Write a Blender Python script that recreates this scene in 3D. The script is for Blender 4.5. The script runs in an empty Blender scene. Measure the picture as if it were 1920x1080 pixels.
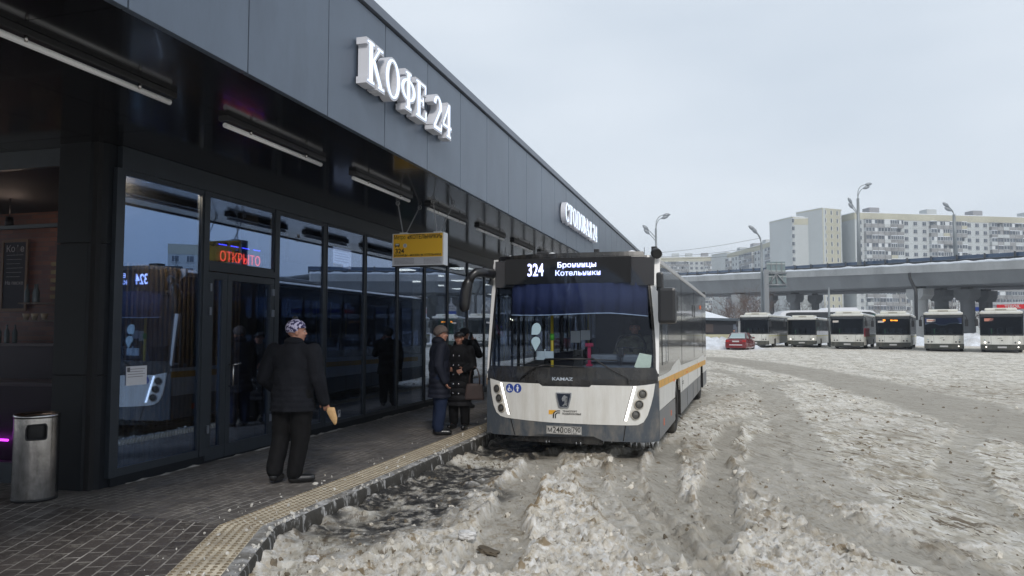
import bpy, bmesh, math, random
import numpy as np
from mathutils import Vector, Matrix, Euler

# ------------------------------------------------------------------ camera, sky, sun, exposure
SC = bpy.context.scene
COL = SC.collection
rad = math.radians
FPX = 1400.0; YAW = rad(15.9); PITCH = math.atan(80.5/FPX); HC = 1.80
cam_d = bpy.data.cameras.new('camera'); CAM = bpy.data.objects.new('camera', cam_d); COL.objects.link(CAM)
cam_d.sensor_width = 36; cam_d.lens = 36*FPX/1920; cam_d.clip_start = .05; cam_d.clip_end = 4000
CAM.location = (0, 0, HC); CAM.rotation_euler = (math.pi/2+PITCH, 0, YAW)
SC.camera = CAM
W_ = bpy.data.worlds.new('World'); SC.world = W_; W_.use_nodes = True
nt = W_.node_tree; bg = nt.nodes['Background']
SUN_EL, SUN_ROT = rad(38), rad(157)
sky = nt.nodes.new('ShaderNodeTexSky'); sky.sky_type = 'NISHITA'; sky.sun_disc = False
sky.sun_elevation = SUN_EL; sky.sun_rotation = SUN_ROT; sky.dust_density = 4; sky.air_density = 1.2
tc = nt.nodes.new('ShaderNodeTexCoord'); mp = nt.nodes.new('ShaderNodeMapping'); mp.inputs['Scale'].default_value = (1, 1, 3.2)
nz = nt.nodes.new('ShaderNodeTexNoise'); nz.inputs['Scale'].default_value = 1.5; nz.inputs['Detail'].default_value = 4; nz.inputs['Roughness'].default_value = .45
nt.links.new(tc.outputs['Generated'], mp.inputs[0]); nt.links.new(mp.outputs[0], nz.inputs['Vector'])
cr = nt.nodes.new('ShaderNodeValToRGB')
cr.color_ramp.elements[0].position = .3; cr.color_ramp.elements[0].color = (4.7, 5.4, 6.25, 1)
cr.color_ramp.elements[1].position = .7; cr.color_ramp.elements[1].color = (6.6, 7.15, 7.8, 1)
nt.links.new(nz.outputs['Fac'], cr.inputs[0])
mx = nt.nodes.new('ShaderNodeMix'); mx.data_type = 'RGBA'; mx.inputs['Factor'].default_value = .93
nt.links.new(sky.outputs[0], mx.inputs['A']); nt.links.new(cr.outputs[0], mx.inputs['B'])
nt.links.new(mx.outputs['Result'], bg.inputs[0]); bg.inputs[1].default_value = .1
sl = bpy.data.lights.new('sun', 'SUN'); sl.energy = 1.4; sl.angle = rad(10); sl.color = (1, .96, .90)
so = bpy.data.objects.new('sun', sl); COL.objects.link(so)
so.rotation_euler = (math.pi/2-SUN_EL, 0, math.pi-SUN_ROT+0)   # light arrives from behind the camera, a little from the right
SC.view_settings.view_transform = 'Standard'; SC.view_settings.look = 'None'; SC.view_settings.gamma = 1
SC.view_settings.exposure = .34
SC.cycles.max_bounces = 8; SC.cycles.transparent_max_bounces = 16

# ------------------------------------------------------------------ helpers
FWD = Vector((-math.sin(YAW)*math.cos(PITCH), math.cos(YAW)*math.cos(PITCH), math.sin(PITCH)))
RGT = Vector((math.cos(YAW), math.sin(YAW), 0)); UPV = RGT.cross(FWD)
def ray(px, py): return FWD + RGT*((px-960)/FPX) + UPV*((540-py)/FPX)
def at(px, py, d): return Vector((0, 0, HC)) + ray(px, py)*d
def gz(px, py, z=0.):
    r = ray(px, py); return Vector((0, 0, HC)) + r*((z-HC)/r.z)
def atz(px, d, z):
    p = at(px, 620.5, d); return Vector((p.x, p.y, z))

_perm = np.random.default_rng(7).permutation(512)
_perm = np.concatenate([_perm, _perm])
_g = np.random.default_rng(3).normal(size=(512, 2)); _g /= np.linalg.norm(_g, axis=1)[:, None]
def perlin(x, y):
    xi = np.floor(x).astype(int); yi = np.floor(y).astype(int); xf = x-xi; yf = y-yi
    u = xf**3*(xf*(xf*6-15)+10); v = yf**3*(yf*(yf*6-15)+10)
    def g(a, b, dx, dy):
        h = _perm[(_perm[(xi+a) & 511]+yi+b) & 511]; return _g[h, 0]*dx+_g[h, 1]*dy
    n0 = g(0, 0, xf, yf)*(1-u)+g(1, 0, xf-1, yf)*u
    n1 = g(0, 1, xf, yf-1)*(1-u)+g(1, 1, xf-1, yf-1)*u
    return (n0*(1-v)+n1*v)*1.5
def fbm(x, y, o=4, l=2.1, p=.5):
    s = 0; a = 1
    for i in range(o):
        s = s+a*perlin(x+i*17.3, y+i*9.1); x = x*l; y = y*l; a *= p
    return s
def sstep(a, b, x):
    t = np.clip((x-a)/(b-a), 0, 1); return t*t*(3-2*t)

MATS = {}
def mat(name, col, rough=.6, metal=0., var=0., vscale=3., bump=0., bscale=40., spec=.5, emis=None, estr=0., alpha=None, coat=0., dirt=None, dscale=2., damt=.5, dlo=.42, dstr=.35):
    if name in MATS: return MATS[name]
    m = bpy.data.materials.new(name); m.use_nodes = True; t = m.node_tree; b = t.nodes['Principled BSDF']
    b.inputs['Base Color'].default_value = (*col, 1); b.inputs['Roughness'].default_value = rough
    b.inputs['Metallic'].default_value = metal; b.inputs['Specular IOR Level'].default_value = spec
    b.inputs['Coat Weight'].default_value = coat
    if emis: b.inputs['Emission Color'].default_value = (*emis, 1); b.inputs['Emission Strength'].default_value = estr
    tc = t.nodes.new('ShaderNodeTexCoord')
    src = None
    if var > 0:
        n = t.nodes.new('ShaderNodeTexNoise'); n.inputs['Scale'].default_value = vscale; n.inputs['Detail'].default_value = 6
        n.inputs['Roughness'].default_value = .65
        t.links.new(tc.outputs['Object'], n.inputs['Vector'])
        r = t.nodes.new('ShaderNodeValToRGB'); r.color_ramp.elements[0].position = .3; r.color_ramp.elements[1].position = .7
        r.color_ramp.elements[0].color = (*[max(0, c*(1-var)) for c in col], 1); r.color_ramp.elements[1].color = (*[min(1, c*(1+var)) for c in col], 1)
        t.links.new(n.outputs['Fac'], r.inputs[0]); src = r.outputs[0]
    if dirt:
        n = t.nodes.new('ShaderNodeTexNoise'); n.inputs['Scale'].default_value = dscale; n.inputs['Detail'].default_value = 8; n.inputs['Roughness'].default_value = .7
        mpn = t.nodes.new('ShaderNodeMapping'); mpn.inputs['Scale'].default_value = (1, 1, dstr)
        t.links.new(tc.outputs['Object'], mpn.inputs[0]); t.links.new(mpn.outputs[0], n.inputs['Vector'])
        r = t.nodes.new('ShaderNodeValToRGB'); r.color_ramp.elements[0].position = dlo; r.color_ramp.elements[1].position = max(.68, dlo+.06)
        r.color_ramp.elements[0].color = (0, 0, 0, 1); r.color_ramp.elements[1].color = (damt, damt, damt, 1)
        t.links.new(n.outputs['Fac'], r.inputs[0])
        x = t.nodes.new('ShaderNodeMix'); x.data_type = 'RGBA'; t.links.new(r.outputs[0], x.inputs['Factor'])
        if src: t.links.new(src, x.inputs['A'])
        else: x.inputs['A'].default_value = (*col, 1)
        x.inputs['B'].default_value = (*dirt, 1); src = x.outputs['Result']
    if src: t.links.new(src, b.inputs['Base Color'])
    if bump > 0:
        n = t.nodes.new('ShaderNodeTexNoise'); n.inputs['Scale'].default_value = bscale; n.inputs['Detail'].default_value = 4
        t.links.new(tc.outputs['Object'], n.inputs['Vector'])
        bp = t.nodes.new('ShaderNodeBump'); bp.inputs['Strength'].default_value = bump; bp.inputs['Distance'].default_value = .02
        t.links.new(n.outputs['Fac'], bp.inputs['Height']); t.links.new(bp.outputs[0], b.inputs['Normal'])
    MATS[name] = m; return m
def glassmat(name, tint, gl=(.8, .85, 1), rough=.02, ior=1.5, boost=0., graze=None):
    """thin pane: tinted see-through plus a mirror reflection by Fresnel"""
    m = bpy.data.materials.new(name); m.use_nodes = True; t = m.node_tree; t.nodes.remove(t.nodes['Principled BSDF'])
    o = t.nodes['Material Output']; tr = t.nodes.new('ShaderNodeBsdfTransparent'); tr.inputs[0].default_value = (*tint, 1)
    g = t.nodes.new('ShaderNodeBsdfGlossy'); g.inputs['Color'].default_value = (*gl, 1); g.inputs['Roughness'].default_value = rough
    f = t.nodes.new('ShaderNodeFresnel'); ge = t.nodes.new('ShaderNodeNewGeometry')   # same reflectance from both faces of a pane
    bf = t.nodes.new('ShaderNodeMath'); bf.operation = 'MULTIPLY_ADD'; bf.inputs[1].default_value = 1/ior-ior; bf.inputs[2].default_value = ior
    t.links.new(ge.outputs['Backfacing'], bf.inputs[0]); t.links.new(bf.outputs[0], f.inputs['IOR'])
    a = t.nodes.new('ShaderNodeMath'); a.operation = 'ADD'; a.use_clamp = True; a.inputs[1].default_value = boost
    x = t.nodes.new('ShaderNodeMixShader'); t.links.new(f.outputs[0], a.inputs[0]); t.links.new(a.outputs[0], x.inputs[0])
    t.links.new(tr.outputs[0], x.inputs[1]); t.links.new(g.outputs[0], x.inputs[2]); t.links.new(x.outputs[0], o.inputs[0])
    if graze:
        lw = t.nodes.new('ShaderNodeLayerWeight'); lw.inputs[0].default_value = .5
        rp = t.nodes.new('ShaderNodeValToRGB'); rp.color_ramp.elements[0].position = .35; rp.color_ramp.elements[0].color = (*gl, 1)
        rp.color_ramp.elements[1].position = .78; rp.color_ramp.elements[1].color = (*graze, 1)
        t.links.new(lw.outputs['Facing'], rp.inputs[0]); t.links.new(rp.outputs[0], g.inputs['Color'])
    MATS[name] = m; return m

def link(name, me, m=None, parent=None, smooth=False):
    me.name = name
    o = bpy.data.objects.new(name, me); COL.objects.link(o)
    if m is not None and not me.materials: me.materials.append(m)
    if parent is not None: o.parent = parent
    if smooth:
        for p in me.polygons: p.use_smooth = True
    return o
def tag(o, label=None, cat=None, group=None, kind=None):
    if label: o['label'] = label
    if cat: o['category'] = cat
    if group: o['group'] = group
    if kind: o['kind'] = kind
    return o
def empty(name, loc=(0, 0, 0), rz=0., label=None, cat=None, group=None):
    o = bpy.data.objects.new(name, None); o.empty_display_size = .2; COL.objects.link(o)
    o.location = loc; o.rotation_euler = (0, 0, rz); tag(o, label, cat, group); return o
def kids(o): return [c for c in bpy.data.objects if c.parent == o]
def copy_tree(o, loc=None, rz=None, label=None, parent=None):
    c = o.copy(); COL.objects.link(c); c.parent = parent
    for ch in kids(o): copy_tree(ch, parent=c)
    if loc is not None: c.location = loc
    if rz is not None: c.rotation_euler = (0, 0, rz)
    if label: c['label'] = label
    return c

class MB:
    """collects boxes, bars, tubes and lathes into ONE mesh object"""
    def __init__(s): s.bm = bmesh.new(); s.mats = []
    def mi(s, m):
        if m is None: return 0
        if m not in s.mats: s.mats.append(m)
        return s.mats.index(m)
    def box(s, x0, x1, y0, y1, z0, z1, bev=0., m=None, M=None):
        r = bmesh.ops.create_cube(s.bm, size=1); vs = r['verts']
        T = Matrix.Translation(((x0+x1)/2, (y0+y1)/2, (z0+z1)/2)) @ Matrix.Diagonal((abs(x1-x0), abs(y1-y0), abs(z1-z0), 1))
        if M is not None: T = M @ T
        bmesh.ops.transform(s.bm, matrix=T, verts=vs)
        fs = list({f for v in vs for f in v.link_faces}); i = s.mi(m)
        if bev > 0:
            es = list({e for v in vs for e in v.link_edges})
            q = bmesh.ops.bevel(s.bm, geom=es, offset=bev, segments=2, profile=.6, affect='EDGES')
            fs = [f for f in fs if f.is_valid]+q['faces']
        for f in fs: f.material_index = i
        return s
    def tube(s, pts, r, n=8, m=None, cap=True):
        pts = [Vector(p) for p in pts]; i = s.mi(m)
        rs = r if isinstance(r, (list, tuple)) else [r]*len(pts)
        rings = []; ref = None
        for k, p in enumerate(pts):
            d = (pts[min(k+1, len(pts)-1)]-pts[max(k-1, 0)]).normalized()
            if ref is None: ref = d.orthogonal().normalized()
            ref = (ref-d*ref.dot(d)).normalized(); b = d.cross(ref)
            rings.append([s.bm.verts.new(p+(ref*math.cos(a)+b*math.sin(a))*rs[k]) for a in [2*math.pi*j/n for j in range(n)]])
        for a, b in zip(rings, rings[1:]):
            for j in range(n):
                f = s.bm.faces.new((a[j], a[(j+1) % n], b[(j+1) % n], b[j])); f.material_index = i; f.smooth = True
        if cap:
            for rg in (rings[0][::-1], rings[-1]):
                f = s.bm.faces.new(rg); f.material_index = i
        return s
    def lathe(s, prof, n=24, c=(0, 0, 0), axis='Z', m=None):
        i = s.mi(m); rings = []
        for r, h in prof:
            rg = []
            for j in range(n):
                a = 2*math.pi*j/n; x, y = r*math.cos(a), r*math.sin(a)
                v = {'Z': (x, y, h), 'X': (h, x, y), 'Y': (x, h, y)}[axis]
                rg.append(s.bm.verts.new((v[0]+c[0], v[1]+c[1], v[2]+c[2])))
            rings.append(rg)
        for a, b in zip(rings, rings[1:]):
            for j in range(n):
                f = s.bm.faces.new((a[j], a[(j+1) % n], b[(j+1) % n], b[j])); f.material_index = i; f.smooth = True
        return s
    def poly(s, pts, m=None, depth=None):
        """flat polygon of 3-D points; depth vector extrudes it to a slab"""
        i = s.mi(m); vs = [s.bm.verts.new(p) for p in pts]; f = s.bm.faces.new(vs); f.material_index = i
        if depth is not None:
            dv = Vector(depth); ws = [s.bm.verts.new(Vector(p)+dv) for p in pts]
            g = s.bm.faces.new(ws[::-1]); g.material_index = i; n = len(vs)
            for k in range(n):
                h = s.bm.faces.new((vs[k], ws[k], ws[(k+1) % n], vs[(k+1) % n])); h.material_index = i
        return s
    def add(s, me, M=None, m=None):
        n0 = len(s.bm.verts); f0 = len(s.bm.faces); s.bm.from_mesh(me); s.bm.verts.ensure_lookup_table(); s.bm.faces.ensure_lookup_table()
        if M is not None: bmesh.ops.transform(s.bm, matrix=M, verts=s.bm.verts[n0:])
        i = s.mi(m)
        for f in s.bm.faces[f0:]: f.material_index = i
        return s
    def build(s, name, m=None, parent=None, smooth=False, norm=True):
        if norm: bmesh.ops.recalc_face_normals(s.bm, faces=s.bm.faces)
        me = bpy.data.meshes.new(name); s.bm.to_mesh(me); s.bm.free()
        if m is not None and not s.mats: me.materials.append(m)
        for q in s.mats:
            me.materials.append(q if q is not None else m)
        return link(name, me, None, parent, smooth)

def text_mesh(txt, size, extrude=.002, bold=0., align='CENTER', sx=1., fitw=None):
    c = bpy.data.curves.new('lettering', 'FONT'); c.body = txt; c.size = size; c.extrude = extrude; c.offset = bold
    c.align_x = align; c.align_y = 'CENTER'; c.resolution_u = 3
    o = bpy.data.objects.new('lettering', c); COL.objects.link(o); bpy.context.view_layer.update()
    me = bpy.data.meshes.new_from_object(o.evaluated_get(bpy.context.evaluated_depsgraph_get()))
    bpy.data.objects.remove(o); bpy.data.curves.remove(c)
    me.materials.clear()
    if fitw:
        xs_ = [v.co.x for v in me.vertices]; sx = fitw/(max(xs_)-min(xs_))
    if sx != 1:
        for v in me.vertices: v.co.x *= sx
    return me
def text_on(name, txt, size, M, m, parent, **k):
    me = text_mesh(txt, size, **k); me.transform(M); return link(name, me, m, parent)
def facing(loc, rz=0., rx=90):   # text plane standing up, readable from -Y when rz=0
    return Matrix.Translation(loc) @ Matrix.Rotation(rz, 4, 'Z') @ Matrix.Rotation(rad(rx), 4, 'X')

# ------------------------------------------------------------------ materials
M_fascia = mat('fascia_composite', (.115, .145, .192), .34, .25, var=.09, vscale=.5, bump=.12, bscale=.9, dirt=(.085, .105, .14), dscale=2.2, damt=.6)
M_joint = mat('joint_black', (.006, .006, .008), .8)
M_soffit = mat('soffit_gloss_black', (.011, .011, .013), .14, coat=.15, var=.2, vscale=1.)
M_frame = mat('frame_anthracite', (.028, .036, .048), .42, .2, var=.1, vscale=4)
M_pillar = mat('pillar_anthracite', (.010, .012, .016), .5, 0, spec=.2, var=.15, vscale=1.5)
M_capm = mat('cap_metal', (.17, .19, .23), .4, .4)
M_glass = glassmat('shop_glass', (.62, .66, .70), (.45, .64, 1.), .004, 1.5, .29, graze=(.74, .78, .86))
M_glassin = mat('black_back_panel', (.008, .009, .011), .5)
M_white = mat('white_plastic', (.78, .79, .82), .4)
M_letter = mat('letter_side', (.62, .63, .68), .45)
M_letterface = mat('letter_face', (.8, .85, .95), .4, emis=(.62, .76, 1), estr=.75)
M_tube = mat('tube_diffuser', (.85, .86, .88), .35)
M_black = mat('black_plastic', (.012, .012, .014), .45)
M_chain = mat('chain_steel', (.45, .45, .47), .35, .9)
M_yellow = mat('sign_yellow', (.90, .52, .03), .5)
M_ink = mat('sign_ink', (.02, .015, .012), .6)
M_paper = mat('paper_white', (.6, .61, .66), .7)
M_steel = mat('brushed_steel', (.55, .54, .54), .22, 1., var=.12, vscale=6, bump=.12, bscale=9, dirt=(.12, .11, .1), dscale=5, damt=.6)
M_magenta = mat('magenta_led', (.6, .05, .6), .4, emis=(.75, .04, .95), estr=5)
M_slat = mat('slat_wood', (.34, .25, .15), .6, var=.3, vscale=5)
# ------------------------------------------------------------------ yard: slush, ruts and packed snow
ZS = .15                                       # pavement height
CX = -3.66; BEND = Vector((CX, 5.62)); BD = Vector((.385, -.923))
def terr(x, y):
    d = np.sqrt(x*x+y*y)
    return .3*sstep(16, 50, d)
RUTS = []
def rut(pts, w, depth, grey, berm=1., worldpts=False):
    P = [Vector(gz(*p)).xy for p in pts]
    for _ in range(2):                                  # Chaikin rounding
        q = [P[0]]
        for a, b in zip(P, P[1:]): q += [a*.75+b*.25, a*.25+b*.75]
        P = q+[P[-1]]
    RUTS.append((np.array([[p.x, p.y] for p in P]), w, depth, grey, berm))
rut([(905, 1070), (945, 995), (975, 935), (1005, 890), (1035, 850)], .42, .055, .75)
rut([(1172, 850), (1178, 900), (1192, 950), (1235, 1000), (1300, 1050), (1380, 1110)], .34, .045, .75)
rut([(1262, 832), (1242, 870), (1240, 905), (1258, 950), (1295, 1000), (1345, 1040)], .42, .035, .9)
rut([(1372, 795), (1356, 850), (1347, 910), (1345, 960), (1352, 1010)], .34, .04, .95)
rut([(1445, 815), (1432, 860), (1440, 905), (1485, 950), (1570, 1000), (1760, 1060), (1960, 1110)], .55, .02, .75, .5)
rut([(1330, 680), (1420, 690), (1560, 712), (1720, 748), (1960, 810), (2300, 890)], 2.4, .01, 1., .15)
rut([(1340, 700), (1400, 712), (1450, 740), (1480, 790), (1500, 850), (1560, 930)], .8, .012, .7, .2)
rut([(1840, 780), (1800, 830), (1790, 880), (1830, 940), (1920, 990)], .5, .015, .6, .5)
rut([(1330, 800), (1450, 770), (1600, 770), (1800, 800), (2000, 850)], .5, .01, .5, .3)
rut([(1260, 770), (1330, 740), (1420, 725), (1500, 720)], .9, .012, .6, .3)
rut([(1100, 880), (1130, 940), (1180, 1000), (1240, 1080)], .3, .02, .55, .5)

def polydist(x, y, P):
    best = np.full(x.shape, 1e9); S_ = np.zeros(x.shape); acc = 0
    for a, b in zip(P, P[1:]):
        d = b-a; L = (d*d).sum()+1e-12
        t = np.clip(((x-a[0])*d[0]+(y-a[1])*d[1])/L, 0, 1)
        q = (x-a[0]-t*d[0])**2+(y-a[1]-t*d[1])**2
        S_ = np.where(q < best, acc+t*math.sqrt(L), S_); best = np.minimum(best, q); acc += math.sqrt(L)
    return np.sqrt(best), S_
def curbdist(x, y):
    """distance out from the kerb line (positive on the yard side)"""
    d1 = x-CX
    n = (BD.y*-1, BD.x)                                  # outward normal of the bent stretch
    d2 = (x-BEND.x)*n[0]+(y-BEND.y)*n[1]
    return np.minimum(d1, d2) if False else np.where(y > BEND.y, d1, np.minimum(d1, d2))
def yard(x, y):
    """height, packed-grey, pile-brightness and bare-asphalt fields of the yard"""
    near = 1-sstep(12, 45, np.hypot(x, y))
    w1 = fbm(x*.55, y*.55, 3); w2 = fbm(x*1.9+5, y*1.9, 4); w3 = fbm(x*6+2, y*6, 4)
    cd = curbdist(x, y)
    pile = np.clip((1-sstep(-.2, 1.6, x-.12*(y-5)))*(1-sstep(9.5, 12, y))*sstep(.35, 1.2, cd+.35*w2)+.35*(1-sstep(6, 9, y))*(1-sstep(1., 4, x)), 0, 1)
    pile2 = np.exp(-((x+1.25)**2/.5+(y-7.0)**2/2.2))
    pile = np.clip(pile+.5*pile2, 0, 1.2)
    asph = (1-sstep(.75, 1.5, cd+.35*w2))*sstep(-.25, .15, w1+.25*w2+.25)*sstep(5.0, 6.3, y+.4*w2)*(1-sstep(11, 30, y)*.6)
    asph = np.clip(asph, 0, 1)
    wx = x+.12*fbm(x*.9, y*.9, 2); wy = y+.12*fbm(x*.9+9, y*.9, 2)
    grey = np.zeros_like(x); h = np.zeros_like(x); flat = np.zeros_like(x)
    for P, w, dp, g, bm in RUTS:
        d, sl_ = polydist(wx, wy, P); d = d+.05*w*w3
        m = 1-sstep(w*.42, w*.62, d)
        grey = np.maximum(grey, m*g); flat = np.maximum(flat, m)
        h -= m*dp
        if w < 1: h += m*.0105*np.sign(np.sin(2*math.pi*(sl_+d*.8)/.115))*near*(1-sstep(8, 12, np.hypot(x, y)))*sstep(-.3, .5, w2+.3)
        h += bm*.028*np.exp(-((d-w*.66)/.05)**2)*near*np.clip(.5+1.6*w3+.8*w2, 0, 2)
    # clods: billowed noise with sharp tops
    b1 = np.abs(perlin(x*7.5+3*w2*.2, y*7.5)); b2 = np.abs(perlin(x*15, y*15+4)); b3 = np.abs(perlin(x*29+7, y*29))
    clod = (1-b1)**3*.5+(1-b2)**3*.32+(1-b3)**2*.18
    patch = sstep(-.25, .45, w1+.6*w2)
    # wind-drawn ridges across the yard to the right
    ta = .9*x+.42*y; sa = .42*x-.9*y; str_ = np.abs(perlin(ta*4.5+w2, sa*.4)); st2 = np.abs(perlin(ta*12, sa*1.3+7))
    rid = sstep(.1, -.45, -(1-str_)**2+.35)*.5+(1-st2)**3*.5
    amp = (.105*pile+.008+.026*patch*(1-pile))*(1-flat*.96)*(1-asph*.85)
    h = h+amp*(clod*1.1-.35)*(.35+.65*near)+.022*pile*w3*(1-flat)+.05*pile+.012*w1
    h = h+.034*rid*(1-pile)*(1-flat*.8)*patch*(.4+.6*near)
    h -= asph*.035
    h += .006*w3*(1-asph)
    sn = np.clip(1-sstep(.0, .22, cd+.06*w2), 0, 1)      # snow crust against the kerb foot
    h += sn*.07*sstep(-.1, .3, w2+.2)
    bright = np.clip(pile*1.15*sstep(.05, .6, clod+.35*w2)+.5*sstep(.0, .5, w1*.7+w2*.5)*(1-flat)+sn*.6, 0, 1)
    # trampled / cleaner white field past the parked buses
    far = sstep(84, 96, y+.2*x)+(1-sstep(-3, 3, x-.03*y-1.0))*sstep(58, 66, y)
    mud = np.zeros_like(x)
    for mx_, my_, rx_, ry_, a_ in MUD:
        mud = np.maximum(mud, a_*np.exp(-((x-mx_+.3*w2)/rx_)**2-((y-my_+.5*w1)/ry_)**2))
    mud = np.clip(mud*sstep(-.5, .35, w2+.6*w3+.1), 0, 1)*(1-.75*flat)
    yard.mud = mud; bright = bright*(1-.8*mud)
    return h, grey*(1-.12*patch), bright, asph, np.clip(far, 0, 1), clod, rid
MUD = [(*gz(px, py).xy, rx_, ry_, a_) for px, py, rx_, ry_, a_ in ((985, 862, .9, .6, .9), (1160, 885, .5, .9, .85), (1290, 850, .35, 1.6, .9), (1400, 880, .45, 1.5, .85), (1215, 960, .25, .9, .7), (1440, 960, .35, 1.2, .7), (1100, 870, .6, .5, .8),
    (1560, 980, .3, 1.1, .8), (1680, 880, .6, 1.6, .6), (1820, 930, .4, 1.4, .6), (1260, 1010, .25, .5, .6), (1870, 740, 2.5, 4, .5), (1720, 830, .8, 1.8, .5), (1350, 740, 1.2, 3., .6), (1800, 1040, .3, .8, .7), (880, 980, .3, .4, .5))]
def inpave(x, y):
    return curbdist(x, y) < -.03
def lines_from(lo_far, lo, hi, step, g, hi_far):
    a = list(np.arange(lo, hi, step)); s = step; v = a[-1]
    while v < hi_far: s *= g; v += s; a.append(v)
    s = step; v = a[0]; pre = []
    while v > lo_far: s *= 1.35; v -= s; pre.append(v)
    return np.array(pre[::-1]+a)
GX = lines_from(-1500, -3.75, 3.2, .03, 1.022, 1800)
GYl = [3.0]
while GYl[-1] < 120: GYl.append(GYl[-1]+max(.026, .0062*GYl[-1]))
s_ = 1.
while GYl[-1] < 2200: s_ *= 1.2; GYl.append(GYl[-1]+s_)
pre = [3.0]; s_ = .05
while pre[-1] > -600: s_ *= 1.4; pre.append(pre[-1]-s_)
GY = np.array(pre[:0:-1]+GYl)
X, Y = np.meshgrid(GX, GY)
h, grey, bright, asph, far, clod, rid = yard(X, Y); MUDA = yard.mud
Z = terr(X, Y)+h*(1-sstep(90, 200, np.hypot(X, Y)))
under = inpave(X, Y) & (Y < 60)
Z = np.where(under, -.12, Z)
ny, nx = X.shape
verts = np.column_stack([X.ravel(), Y.ravel(), Z.ravel()])
idx = np.arange(ny*nx).reshape(ny, nx)
quads = np.column_stack([idx[:-1, :-1].ravel(), idx[:-1, 1:].ravel(), idx[1:, 1:].ravel(), idx[1:, :-1].ravel()])
me = bpy.data.meshes.new('snow_yard')
me.vertices.add(len(verts)); me.vertices.foreach_set('co', verts.ravel())
me.loops.add(quads.size); me.loops.foreach_set('vertex_index', quads.ravel())
me.polygons.add(len(quads)); me.polygons.foreach_set('loop_start', np.arange(0, quads.size, 4)); me.polygons.foreach_set('loop_total', np.full(len(quads), 4))
me.update()
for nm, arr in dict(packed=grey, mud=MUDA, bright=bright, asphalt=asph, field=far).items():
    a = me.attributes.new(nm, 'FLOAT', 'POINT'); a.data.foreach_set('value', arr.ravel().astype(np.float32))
me.polygons.foreach_set('use_smooth', np.ones(len(quads), bool))

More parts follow.
